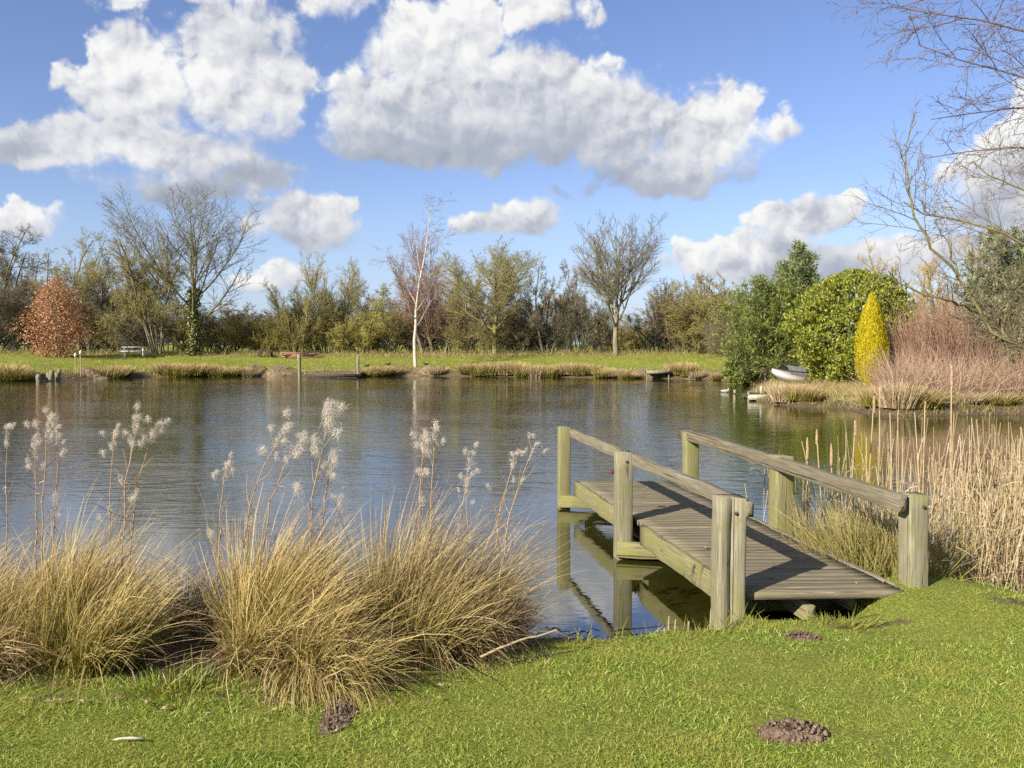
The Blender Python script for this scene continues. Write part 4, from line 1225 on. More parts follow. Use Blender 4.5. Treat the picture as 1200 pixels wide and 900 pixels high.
# bulrushes with brown heads
BG = 'bulrushes beside the jetty'
BUL = [(946, 513, 540, 7.4, 'bulrush with leaning brown head nearest the middle right post'), (957, 503, 522, 7.8, 'bulrush tilted right beside the leaning one'), (974, 520, 548, 7.0, 'short thin bulrush between rail posts'),
       (1002, 492, 512, 7.4, 'pale worn bulrush left of the tall pair'), (1024, 464, 486, 7.6, 'left one of the tall pair of bulrushes before the far bank'), (1031, 453, 480, 7.8, 'right one of the tall pair of bulrushes before the far bank'),
       (1084, 470, 478, 7.2, 'bare pale bulrush stalk with tiny tip'), (1115, 428, 458, 6.8, 'tallest bulrush with pink brown head before the dogwood')]
rng = np.random.default_rng(105)
for (px, yt, yb, Y, lab) in BUL:
    top = at_y(px, yt, Y); bot = at_y(px, yb, Y)
    x0 = top[0] + rng.normal(0, .08) + (.05 if px < 960 else 0); y0 = Y + rng.normal(0, .05)
    base = np.array((x0, y0, gz(x0, y0)))
    t = thing('bulrush', lab, 'bulrush', base, 0, BG)
    st = line_from([(0, 0, -.05), ((top[0] - x0) * .4, (Y - y0) * .5, (bot[2] - base[2]) * .6), bot - base, top - base], 8)
    a = MB(); a.tubes(st[None], np.full((1, 8), .0055), 5); a.build('stalk', M['reed'], t)
    hd = line_from([bot - base, (bot + top) / 2 - base + np.array((.003, 0, 0)), top - base], 7)
    hr = (.013 if px != 1084 else .009) * np.array([.5, .9, 1, 1, .92, .75, .3])
    h = MB(); h.tubes((hd + np.array([0, -.001, 0]))[None], hr[None], 8, cap=True); h.build('seed_head', M['bulrush_head'], t, smooth=True)
    lf = MB(); blades(lf, rng, np.zeros((5, 3)), np.stack([rng.normal(0, .2, 5), rng.normal(0, .2, 5), np.ones(5)], 1), rng.uniform(.4, .8, 5) * (bot[2] - base[2]), np.full(5, .012), 7, (0, 0, 0), .18, .04, T=False)
    lf.build('leaf', M['reed'], t)

# seed headed willowherb on the near bank
WG = 'dry willowherb stems on the near bank'
rng = np.random.default_rng(107)
HERB = [  # root px, root Y, bend px/py, top px/py, fluff size, label
    (2, 4.6, (6, 560), (8, 500), .7, 'willowherb stem with fluffy top at the very left edge'),
    (30, 4.55, (44, 560), (40, 512), .8, 'thin willowherb stem left of the twin plumes'), (36, 4.5, (52, 560), (58, 488), 1.0, 'tall willowherb stem with upright plume near the left edge'),
    (50, 4.6, (66, 560), (68, 500), .7, 'willowherb stem with small plume right of the tall left one'),
    (120, 4.5, (128, 570), (134, 508), .8, 'slender willowherb stem with grey plume left of the forked ones'), (134, 4.5, (146, 560), (160, 490), 1.0, 'willowherb stem with plume at its straight tip above the golden tussock'),
    (142, 4.6, (160, 560), (186, 496), 1.1, 'willowherb stem whose plume bends to the right above the golden tussock'),
    (246, 4.6, (258, 600), (266, 545), .9, 'low willowherb stem with rounded plume over the dark hollow'), (262, 4.4, (296, 570), (334, 500), 1.1, 'long willowherb stem leaning right with drooping plume'),
    (292, 4.7, (322, 560), (356, 512), 1.0, 'willowherb stem leaning right below the big plume'), (352, 4.4, (368, 560), (390, 478), 1.6, 'tallest willowherb stem with the biggest white plume'),
    (362, 4.6, (380, 590), (388, 545), 1.0, 'willowherb stem with long plume down its side right of the biggest'), (378, 4.7, (392, 620), (398, 582), .6, 'short willowherb stem with small tuft near the water'),
    (480, 4.6, (492, 580), (496, 512), 1.1, 'willowherb stem with plume in front of the birch reflection'), (498, 4.5, (506, 580), (510, 502), .9, 'straight willowherb stem right beside the birch reflection'),
    (530, 4.6, (540, 600), (552, 532), .8, 'thin willowherb stem over the olive tussock'), (572, 4.6, (585, 600), (606, 530), .7, 'willowherb stem curving right toward the jetty'),
    (578, 4.5, (598, 590), (628, 520), .6, 'rightmost willowherb stem with hooked wispy tip'), (545, 4.5, (548, 610), (545, 560), .6, 'short willowherb stem among the olive tussock tips'),
]
def fluff(mb, rng, axis, size, n):
    """curled seed hairs round an axis polyline (K,3)"""
    K = len(axis); s = rng.uniform(0, K - 1.01, n); i = s.astype(int); f = (s - i)[:, None]
    c = axis[i] * (1 - f) + axis[i + 1] * f + rng.normal(0, .007 * size, (n, 3))
    d0 = rng.normal(0, 1, (n, 3)) + np.array([.25, 0, .35])
    blades(mb, rng, c, d0, rng.uniform(.008, .028, n) * size, np.full(n, .0013), 4, (0, 0, 0), .5, .35, T=False)
for (px, Y, mid, top, fs, lab) in HERB:
    a_, _ = ray(px, HORIZON); x0 = a_ * Y
    base = np.array((x0, Y, gz(x0, Y)))
    t = thing('willowherb', lab, 'dry plant', base, 0, WG)
    pm = at_y(mid[0], mid[1], Y) - base; pt = at_y(top[0], top[1], Y) - base
    st = line_from([(0, 0, -.03), pm * np.array([.45, 1, .5]), pm, pt * .5 + pm * .5, pt], 12, rng, .004)
    sr = np.linspace(.0052, .0020, 12)
    lv = grow(rng, st[None], sr[None], [dict(n=15, t=(.42, 1), ang=42, sd=12, len=.20, N=5, wob=.14, up=.14, r=.6, rmin=.0013, shape=lambda t: 1.25 - .9 * t)])
    a = MB(); [a.tubes(p, r, 4) for p, r in lv]
    # curled dead leaves
    nl = 16; s = rng.integers(3, 9, nl)
    blades(a, rng, st[s], rng.normal(0, 1, (nl, 3)) * np.array([1, 1, .5]), rng.uniform(.02, .06, nl), np.full(nl, .004), 5, (0, 0, 0), .8, .2, T=False)
    a.build('stem', M['stem'], t)
    h = MB()
    fluff(h, rng, np.concatenate([st[-2:], st[-1:] + np.array([[.018, 0, .004]])]), fs * 1.15, int(430 * fs))
    br = lv[1][0]
    top_first = np.argsort(-br[:, -1, 2]); pick = np.concatenate([top_first[:int(2 + 4 * fs)], rng.permutation(len(br))[:2]])
    for q in pick: fluff(h, rng, br[q][3:], fs * .95, int(150 * fs))
    h.build('seed_plume', M['fluff'], t)

# ------------------------------------------------------------------ lawn blades close to the camera
rng = np.random.default_rng(110)
n = 520000
Y = 2.9 + (6.0 - 2.9) * rng.uniform(0, 1, n) ** 1.25
X = rng.uniform(-.95, .88, n) * Y
dn = sd_pond(X, Y)
MOLE = [(at_z(928, 858, 0), .165, .085, .06), (at_z(940, 747, 0), .115, .055, .035), (at_z(396, 838, 0), .085, .20, .035)]
k = dn > .10 + rng.uniform(-.05, .12, n)
for c_, rx, ry, h_ in MOLE: k &= np.hypot((X - c_[0]) / rx, (Y - c_[1]) / (ry * 1.6)) > .85 + rng.uniform(-.2, .25, n)
hollow = np.hypot((X + 1.55) / .42, (Y - 4.25) / .32) < 1
k &= ~hollow
k &= ~((X > 1.42) & (X < 2.18) & (Y > 4.93 + .03 * wav(X, Y, 20)))
bare = wav(X, Y, 5.2, .7) + .7 * wav(X, Y, 13, 2.2) + .4 * wav(X, Y, 31, 1.)
k &= rng.uniform(0, 1, n) < np.clip(1.0 - .75 * sstep(bare, .45, 1.0), .15, 1)
WORN = [(.25, 4.60, .30, .10), (1.22, 4.88, .20, .12), (2.05, 4.80, .30, .08), (3.0, 5.0, .30, .10), (1.6, 4.62, .18, .06), (-.75, 3.88, .3, .07), (-1.9, 3.80, .4, .06), (2.9, 5.3, .5, .1)]
for wx0, wy0, wrx, wry in WORN:
    q_ = np.hypot((X - wx0) / wrx, (Y - wy0) / wry) + .35 * wav(X, Y, 17, .4)
    k &= rng.uniform(0, 1, n) > .85 * sstep(q_, 1.15, .55)
X = X[k]; Y = Y[k]; n = len(X)
root = np.stack([X, Y, ground_h(X, Y) - .006], 1)
d0 = np.stack([rng.normal(0, .75, n), rng.normal(0, .75, n), np.ones(n) * .8], 1)
lush = .5 + .5 * wav(X, Y, 4.1, .3)
L = rng.uniform(.012, .036, n) * (.70 + .55 * lush) * (1 + .55 * sstep(-X, .2, 1.4) * sstep(Y, 3.3, 3.8))
g = MB(); blades(g, rng, root, d0, L, rng.uniform(.0018, .0042, n), 3, (0, 0, 0), .35, .12, T=False)
o = g.build('lawn_grass', M['lawn_blade'])
tag(o, 'short mown grass of the near lawn', 'grass', kind='stuff')

# coarse grass of the far bank and of the right bank
def cover(name, label, xr, yr, n, cond, L, W, mat, seed):
    rng = np.random.default_rng(seed)
    X = rng.uniform(*xr, n); Y = rng.uniform(*yr, n); d = sd_pond(X, Y)
    k = cond(X, Y, d, rng); X = X[k]; Y = Y[k]; n = len(X)
    root = np.stack([X, Y, ground_h(X, Y) - .02], 1)
    d0 = np.stack([rng.normal(0, .45, n), rng.normal(0, .45, n), np.ones(n)], 1)
    g = MB(); blades(g, rng, root, d0, rng.uniform(*L, n), rng.uniform(*W, n), 3, (0, 0, 0), .3, .1, T=False)
    tag(g.build(name, M[mat]), label, 'grass', kind='stuff')
cover('far_grass', 'green grass on the far bank', (-40, 18), (42, 62), 60000, lambda X, Y, d, r: (d > .8) & (np.abs(X) < .68 * Y), (.06, .16), (.012, .03), 'bank_blade', 111)
cover('far_dry_grass', 'dry yellow grass along the far waterline', (-40, 14), (41, 50), 34000, lambda X, Y, d, r: (d > .05) & (d < 1.1) & (np.abs(X) < .66 * Y) & (wav(X, Y, .8, 1.) > -.45), (.12, .34), (.012, .03), 'tan_blade', 112)
cover('hedge_bottom_grass', 'rough dry grass under the far hedge', (-42, 24), (56.5, 62), 16000, lambda X, Y, d, r: np.abs(X) < .68 * Y, (.15, .5), (.012, .03), 'tan_blade', 113)
cover('bank_dry_grass', 'dry tan grass covering the right bank', (6.4, 22), (19.5, 44), 60000, lambda X, Y, d, r: (d > .02) & (X > .28 * Y - 3) & (r.uniform(0, 1, len(X)) < np.clip(1.3 - d * .12, .15, 1)), (.08, .28), (.008, .02), 'tan_blade', 114)
cover('bank_green_grass', 'green tufts between the dry grass of the right bank', (6.4, 18), (19.5, 34), 14000, lambda X, Y, d, r: (d > .02) & (d < 1.6) & (wav(X, Y, 1.2, .4) > -.1), (.10, .32), (.008, .018), 'bank_blade', 115)
cover('dead_stems', 'tall pinkish tan dead stems in front of the dogwood', (9.2, 18), (21.5, 28), 26000, lambda X, Y, d, r: (d > .8) & (d < 5.5) & (X > .435 * Y) & (r.uniform(0, 1, len(X)) < .75), (.5, 1.65), (.008, .016), 'dead_stem', 117)
cover('near_bank_grass', 'uneven grass fringe on the near water edge', (-6, 5.6), (4.4, 6.6), 26000, lambda X, Y, d, r: (d > .0) & (d < .42) & (r.uniform(0, 1, len(X)) < .8) & ~((X > 1.45) & (X < 2.35) & (Y > 5.0)), (.03, .15), (.003, .006), 'bank_blade', 116)

# rush clumps at the far waterline: four kinds, copied
def rush_proto(seed, mat, H):
    rng = np.random.default_rng(seed)
    t = thing('rush_clump', 'x', 'rushes')
    a = rng.uniform(0, 2 * PI, 900); r_ = np.sqrt(rng.uniform(0, 1, 900))
    root = np.stack([np.cos(a) * r_ * .6, np.sin(a) * r_ * .4, np.full(900, -.05)], 1)
    d0 = np.stack([np.cos(a) * r_ * .35, np.sin(a) * r_ * .35, np.ones(900)], 1) + rng.normal(0, .12, (900, 3))
    mb = MB(); blades(mb, rng, root, d0, H * rng.uniform(.5, 1.05, 900), rng.uniform(.015, .03, 900), 5, (.03, 0, 0), .12, .04)
    mb.build('blades', M[mat], t)
    return t
RP = [rush_proto(121, 'rush', 1.0), rush_proto(122, 'straw', 1.0), rush_proto(123, 'rush', 1.0), rush_proto(124, 'reed', 1.0)]
RUSH = [(4, 1.25, 1, 2.0), (18, 1.0, 0, 1.6), (30, .75, 1, 1.3), (128, 1.0, 2, 1.8), (141, .9, 1, 1.4), (196, 1.05, 0, 2.0), (210, 1.1, 1, 1.8), (226, 1.0, 0, 2.0), (240, .95, 2, 1.7), (254, .8, 0, 1.6), (268, .85, 1, 1.5), (282, .7, 0, 1.4), (292, .8, 3, 1.2),
        (432, .75, 2, 1.7), (446, .85, 0, 1.5), (460, .7, 2, 1.5), (512, .7, 3, 1.2), (553, .9, 2, 1.8), (566, 1.0, 0, 1.7), (580, 1.1, 2, 1.8), (592, 1.2, 3, 1.3), (604, 1.1, 1, 1.6), (616, .95, 0, 1.6), (628, 1.05, 3, 1.4), (640, 1.0, 1, 1.7), (654, .9, 2, 1.5),
        (668, 1.0, 3, 1.4), (680, 1.0, 0, 1.5), (694, .8, 2, 1.5), (708, .8, 1, 1.3), (720, .7, 3, 1.2), (738, .5, 0, 1.3), (797, 1.0, 2, 1.6), (806, 1.15, 1, 1.0), (818, .6, 3, 1.1), (842, .55, 2, .7)]
rl = {0: 'olive rushes in a thick clump at the far waterline', 1: 'straw coloured clump of rushes at the far waterline', 2: 'green brown clump of rushes at the far waterline', 3: 'pale reedy clump standing at the far waterline'}
rng = np.random.default_rng(125)
used = set()
def shore_point(px, inset=.25):
    a_, _ = ray(px, HORIZON)
    ys = np.linspace(36, 52, 400); d = sd_pond(a_ * ys, ys)
    i = np.where(d > inset)[0][0]
    return np.array((a_ * ys[i], ys[i], gz(a_ * ys[i], ys[i])))
for (px, H, k, W) in RUSH:
    p = shore_point(px, rng.uniform(.0, .35)); p[2] = max(p[2], WATER_Z - .1)
    sc = (W / 1.5, 1.0, H * .68)
    if k not in used:
        used.add(k); o = RP[k]; o.location = p; o.scale = sc; o['label'] = rl[k]; o['group'] = 'rush clumps along the far bank'
    else: copy_thing(RP[k], p, rng.uniform(-.5, .5), sc, rl[k], 'rush clumps along the far bank')
RB = [(921, 25.6, .95, 3, .9), (938, 25.2, .8, 0, .9), (953, 24.9, .6, 2, .7), (1035, 22.4, .9, 0, 1.1), (1056, 21.9, 1.15, 3, 1.0), (1080, 22.0, .9, 2, 1.2), (1140, 22.6, .5, 3, .9), (1176, 22.5, .55, 2, 1.0)]
for (px, Y, H, k, W) in RB:
    p = right_point(px, Y); p[2] = max(p[2], WATER_Z - .05)
    copy_thing(RP[k], p, rng.uniform(-.5, .5), (W / 1.4, .8, H * .62), 'pale upright rushes along the water edge of the right bank' if k == 3 else 'olive rushes along the water edge of the right bank', 'rush clumps along the right bank')

# ------------------------------------------------------------------ the jetty
def beam(mb, a, b, w_, h_, rng, upv=(0, 0, 1), nseg=9, bev=.12, jit=.003, groove=None, xoff=0.0):
    """a weathered timber from a to b, w_ wide and h_ high, rounded edges, slightly uneven"""
    a = np.asarray(a, float); b = np.asarray(b, float)
    ax = unit(b - a); upv = np.asarray(upv, float)
    s = unit(np.cross(ax, upv)); u = np.cross(s, ax)
    e = min(w_, h_) * bev
    sec = []
    for (sx, sy) in ((1, 1), (-1, 1), (-1, -1), (1, -1)):
        cx, cy = sx * (w_ / 2 - e), sy * (h_ / 2 - e)
        a0 = math.atan2(sy, sx)
        for da in (-PI / 4, 0, PI / 4):
            sec.append((cx + e * math.cos(a0 + da), cy + e * math.sin(a0 + da)))
        if groove and (sx, sy) == groove[0]:
            gp = groove[1]
            sec += gp
    sec = np.array(sec); K = len(sec)
    ts = np.linspace(0, 1, nseg)
    V = []
    for i, t_ in enumerate(ts):
        sc = 1.0
        j = rng.normal(0, jit, 2)
        q = sec * (1 + rng.normal(0, jit * 1.5, (K, 1))) + j
        V.append(a + (b - a) * t_ + q[:, :1] * s + q[:, 1:] * u)
    V = np.concatenate(V)
    i = np.arange(nseg - 1)[:, None] * K; k = np.arange(K)[None]; k2 = (k + 1) % K
    F = np.stack([i + k, i + k2, i + K + k2, i + K + k], -1).reshape(-1, 4)
    # slightly domed ends
    c0 = len(V)
    V = np.concatenate([V, [V[:K].mean(0) - ax * .004], [V[-K:].mean(0) + ax * .004]])
    kk = np.arange(K); k3 = (kk + 1) % K
    F2 = np.concatenate([np.stack([kk, np.full(K, c0), k3], -1), np.stack([kk + (nseg - 1) * K, k3 + (nseg - 1) * K, np.full(K, c0 + 1)], -1)])
    mb.add(V, [F, F2])


rng = np.random.default_rng(131)
J0 = np.array((1.9, 5.07, 0.0))
jet = thing('wooden_jetty', 'weathered wooden jetty with low rails running out over the pond', 'jetty', J0)
def JL(x, y, z): return np.array((x, y, z)) - J0
DZ = .10
A_near = np.array((1.415, 5.08)); A_far = np.array((.713, 9.26))   # left edge of the deck
B_near = np.array((2.39, 5.12)); B_far = np.array((1.755, 9.28))   # right edge
def edge(side, t):
    return (A_near + (A_far - A_near) * t) if side == 'l' else (B_near + (B_far - B_near) * t)
# planks
NPL = 46
dk = MB()
for i in range(NPL):
    t0 = i / NPL; t1 = (i + 1) / NPL
    gap = .028 / NPL
    l0, r0, l1, r1 = edge('l', t0 + gap), edge('r', t0 + gap), edge('l', t1 - gap), edge('r', t1 - gap)
    ov = rng.normal(-.004, .006, 2) - .008 + (.012 if i == 0 else 0)
    dirx = unit(r0 - l0)
    pl0, pl1 = l0 - dirx * ov[0], l1 - dirx * ov[0]; pr0, pr1 = r0 + dirx * ov[1], r1 + dirx * ov[1]
    # leave room round the left middle post
    zt = DZ + rng.normal(0, .0018)
    nS = 9; V = []
    for s_ in np.linspace(0, 1, nS):
        p0 = pl0 + (pr0 - pl0) * s_; p1 = pl1 + (pr1 - pl1) * s_
        dz = rng.normal(0, .0012)
        e = (p1 - p0) * .04
        V += [JL(*p0, zt - .042), JL(*p0, zt - .003 + dz), JL(*(p0 + e), zt + dz), JL(*(p1 - e), zt + dz), JL(*p1, zt - .003 + dz), JL(*p1, zt - .042)]
    V = np.array(V); K = 6
    ii = np.arange(nS - 1)[:, None] * K; k = np.arange(K)[None]; k2 = (k + 1) % K
    F = np.stack([ii + k, ii + k2, ii + K + k2, ii + K + k], -1).reshape(-1, 4)
    caps = np.array([[5, 4, 3, 2, 1, 0], [(nS - 1) * K + q for q in range(6)]])
    dk.add(V, [F, caps])
deck = dk.build('deck', M['wood_deck'], jet)

def local_part(name, mat, a, b, w_, h_, upv=(0, 0, 1), **kw):
    """a timber whose own z axis runs along its length (the grain follows it)"""
    a = np.asarray(a, float); b = np.asarray(b, float)
    L = np.linalg.norm(b - a); ax = unit(b - a)
    s = unit(np.cross(np.asarray(upv, float), ax)) if abs(ax[2]) < .95 else np.array([1., 0, 0])
    u = np.cross(ax, s)
    mb = MB()
    beam(mb, (0, 0, 0), (0, 0, L), w_, h_, rng, upv=(0, 1, 0), **kw)
    o = mb.build(name, mat, jet)
    mt = Matrix(((s[0], u[0], ax[0], a[0] - J0[0]), (s[1], u[1], ax[1], a[1] - J0[1]), (s[2], u[2], ax[2], a[2] - J0[2]), (0, 0, 0, 1)))
    o.matrix_local = mt
    return o

RZ = .686
JA = math.atan2(A_far[0] - A_near[0], A_far[1] - A_near[1])   # heading of the jetty
hx, hy = math.sin(JA), math.cos(JA)
def post(name_lab, x, y, z0, z1, w_, h_, mat, groove=None, rz=JA, lean=(0, 0)):
    mb = MB()
    beam(mb, (0, 0, 0), (lean[0], lean[1], z1 - z0), w_, h_, rng, upv=(0, 1, 0), nseg=12, bev=.075, jit=.0012, groove=groove)
    o = mb.build('post', mat, jet)
    o.location = (x - J0[0], y - J0[1], z0); o.rotation_euler = (0, 0, -rz)
    if name_lab: o['label'] = name_lab
    return o
post('green stained far left post', .575, 9.40, -1.2, RZ, .125, .125, M['wood_green'])
post('grey weathered middle left post', .945, 7.20, -.9, RZ, .132, .132, M['wood_post'])
post('thick near left post split by a long crack', 1.300, 5.08, -.4, RZ, .165, .165, M['wood_post'], groove=((-1, -1), [(.0135, -.0825), (.016, -.058), (.0185, -.0825)]), rz=JA * .6, lean=(.004, 0))
post('green stained far right post', 1.895, 9.02, -1.2, RZ - .02, .14, .14, M['wood_green'])
post('green stained middle right post', 2.200, 6.93, -.9, RZ + .005, .15, .15, M['wood_green'])
post('thick near right post with green foot', 2.505, 5.25, -.3, RZ - .015, .128, .128, M['wood_post'], lean=(-.02, 0))
# rails on the inner faces of the posts
local_part('rail', M['wood_rail'], (.575 + .055, 9.47, RZ - .062), (1.300 + .105, 5.0, RZ - .056), .046, .092, nseg=22, bev=.07)
local_part('rail', M['wood_rail_dark'], (1.895 - .065, 9.20, RZ - .045), (2.460 - .075, 5.16, RZ - .058), .056, .105, nseg=22, bev=.07)
# side boards under the plank ends
EX = np.array((hy, -hx))
def P3(p, off, z): q = p + EX * off; return (q[0], q[1], z)
def side_board(side, t0, t1, off):
    a = edge(side, t0); b = edge(side, t1)
    local_part('side_board', M['wood_green' if side == 'l' else 'wood_rail'], P3(a, off, DZ - .078), P3(b, off, DZ - .078), .04, .165, nseg=12)
side_board('l', .03, .462, -.016); side_board('l', .528, .998, -.016)
side_board('r', .03, .998, .016)
# cross beams carried by the posts
for (xl, yl, xr, yr) in ((.575, 9.33, 1.895, 9.02), (.945, 7.12, 2.20, 6.85), (1.46, 5.66, 2.36, 5.72)):
    a = np.array((xl, yl)); b = np.array((xr, yr)); dd = unit(b - a)
    a = a - dd * .06
    local_part('cross_beam', M['wood_green'], (a[0], a[1] - .0, -.130), (b[0], b[1], -.130), .085, .130, nseg=8)
# joists with their cut ends showing below the near edge
for s_ in (.10, .44, .80):
    a = A_near + (B_near - A_near) * s_; b = A_far + (B_far - A_far) * s_
    local_part('joist', M['wood_green'], (a[0] - .02, a[1] + (.04 if s_ == .44 else .24), -.045), (b[0], b[1] - .1, -.045), .07, .10, nseg=6)
# bolt heads on the faces of the posts that look to the bank
for (x, y, z, hw) in ((.575, 9.40, -.13, .0625), (.945, 7.20, -.13, .066), (1.300, 5.08, .60, .0825), (2.505, 5.25, .60, .064), (2.20, 6.93, .62, .075), (.945, 7.20, .61, .066), (1.895, 9.02, .60, .07)):
    mb = MB(); mb.tubes(np.array([[(0, -hw + .004, 0), (0, -hw - .006, 0), (0, -hw - .010, 0)]]), np.array([[.012, .011, .006]]), 8, cap=True)
    o = mb.build('bolt', M['metal_rust'], jet); o.location = (x - J0[0] + .01, y - J0[1], z); o.rotation_euler = (0, 0, -JA)
# rusty bracket on the left rail
br = MB(); br.box((0, 0, 0), (.06, .012, .03)); br.box((.02, .012, 0), (.014, .02, .014))
o = br.build('bracket', M['metal_rust'], jet); o.location = (.86 - J0[0], 7.30 - J0[1], .50)

# droppings and dead leaves lie about on the deck
rng = np.random.default_rng(133)
for i, (px, py) in enumerate([(752, 575), (760, 572), (735, 577), (822, 641), (912, 664), (1000, 682), (1035, 683)]):
    p = at_z(px, py, DZ + .004)
    mb = MB(); th = rng.uniform(0, 6.28); L_ = rng.uniform(.04, .07)
    dd = np.array([[math.cos(th), math.sin(th), 0.05]])
    mb.leaves(np.zeros((1, 3)), dd, np.array([[0, 0, 1.]]), [L_], [L_ * .5], .25)
    o = mb.build('dead_leaf', M['dead_leaf']); o.location = p
    tag(o, 'pale curled dead leaf lying on the jetty deck', 'leaf', 'dead leaves on the jetty deck')

# ------------------------------------------------------------------ far landing stage, platforms, posts
def simple_post(mb, h, r, rng, sides=10):
    z = np.linspace(0, 1, 7)
    P = np.stack([rng.normal(0, r * .06, 7), rng.normal(0, r * .06, 7), z * h], 1)
    mb.tubes(P[None], (r * (1 + rng.normal(0, .04, 7)))[None], sides, cap=True)
rng = np.random.default_rng(141)
Yf = 46.6
b0 = at_y(394, 441, Yf)
ls = thing('landing_stage', 'low dark landing stage with two posts at the far bank', 'jetty', (b0[0], Yf, WATER_Z))
def fx(px): return (px - 394) * Yf / FPX
mb = MB(); k = 0
for xx in np.linspace(fx(363), fx(424), 22)[:-1]:
    mb.box((xx + .065, .25, .22 + rng.normal(0, .004)), (.115, 1.3, .05))
mb.build('deck', M['wood_rail'], ls)
mb = MB(); mb.box((fx(394), -.43, .11), (fx(425) - fx(362), .06, .19)); mb.build('fascia', M['wood_dark'], ls)
for px, hh in ((352, 1.16), (421, 1.05)):
    mb = MB(); simple_post(mb, hh + .6, .09 if px == 352 else .075, rng); o = mb.build('post', M['wood_post'], ls); o.location = (fx(px), -.2 if px == 352 else -.34, -.5)

def small_platform(px, Y, wpx, dep, hz_, label, rz=0, mat='wood_pale', face='paint_white'):
    x = ray(px, HORIZON)[0] * Y
    t = thing('fishing_platform', label, 'platform', (x, Y, WATER_Z), rz)
    W = wpx * Y / FPX
    mb = MB(); nb = max(6, int(W / .13))
    for i in range(nb): mb.box((-W / 2 + (i + .5) * W / nb, 0, hz_ + rng.normal(0, .004)), (W / nb * .88, dep, .035))
    mb.build('deck', M[mat], t)
    mb = MB(); mb.box((0, -dep / 2 - .022, hz_ - .07), (W, .04, .16)); mb.build('fascia', M[face], t)
    for sx in (-1, 1):
        for sy in (-1, 1):
            mb = MB(); simple_post(mb, hz_ + .62, .045, rng, 8); o = mb.build('post', M['wood_post'], t); o.location = (sx * (W / 2 - .06), sy * (dep / 2 - .08), -.5)
    return t
small_platform(770, 44.9, 28, .9, .42, 'small grey wooden platform at the far bank between reed clumps', .0, 'wood_post', 'wood_post')
t = small_platform(883, 27.6, 34, 1.0, .20, 'low white edged fishing platform off the right bank', R(16), 'wood_dark', 'wood_pale')
mb = MB(); mb.box((.18, -.2, .33), (.07, .07, .26)); mb.build('mooring_stub', M['wood_pale'], t)

# old timber stumps in the water at the far left
for i, (px, hh, lean) in enumerate([(52, .26, .12), (55, .34, 0), (58.5, .28, -.1), (62, .36, .06), (66, .42, .0), (70, .52, .12), (74, .58, .1), (77, .40, -.06)]):
    p = shore_point(px, .0) + np.array((0, -.6 - .2 * (i % 3), 0))
    mb = MB(); simple_post(mb, hh + .45, .085 + .015 * (i % 3), rng, 8)
    o = mb.build('timber_stump', M['wood_post']); o.location = (p[0], p[1], WATER_Z - .45); o.rotation_euler = (0, lean, 0)
    tag(o, 'rotten timber stump in the row standing in water below the copper beech', 'stump', 'timber stumps at the far left shore')
for px, top in ((88, 418), (94, 415)):
    Y = 44.0; tp = at_y(px, top, Y)
    t = thing('marker_cane', 'pale cane with %s white head standing in the water right of the stumps' % ('a lower' if px == 88 else 'a higher'), 'cane', (tp[0], Y, WATER_Z))
    mb = MB(); mb.tubes(line_from([(0, 0, -.4), (.01, 0, tp[2] - WATER_Z)], 4)[None], np.full((1, 4), .022), 6); mb.build('stalk', M['reed'], t)
    mb = MB(); mb.tubes(line_from([(0, 0, tp[2] - WATER_Z - .02), (.01, 0, tp[2] - WATER_Z + .1), (.02, 0, tp[2] - WATER_Z + .2)], 5)[None], np.array([[.02, .05, .055, .04, .015]]), 8, cap=True); mb.build('head', M['paint_white'], t, smooth=True)

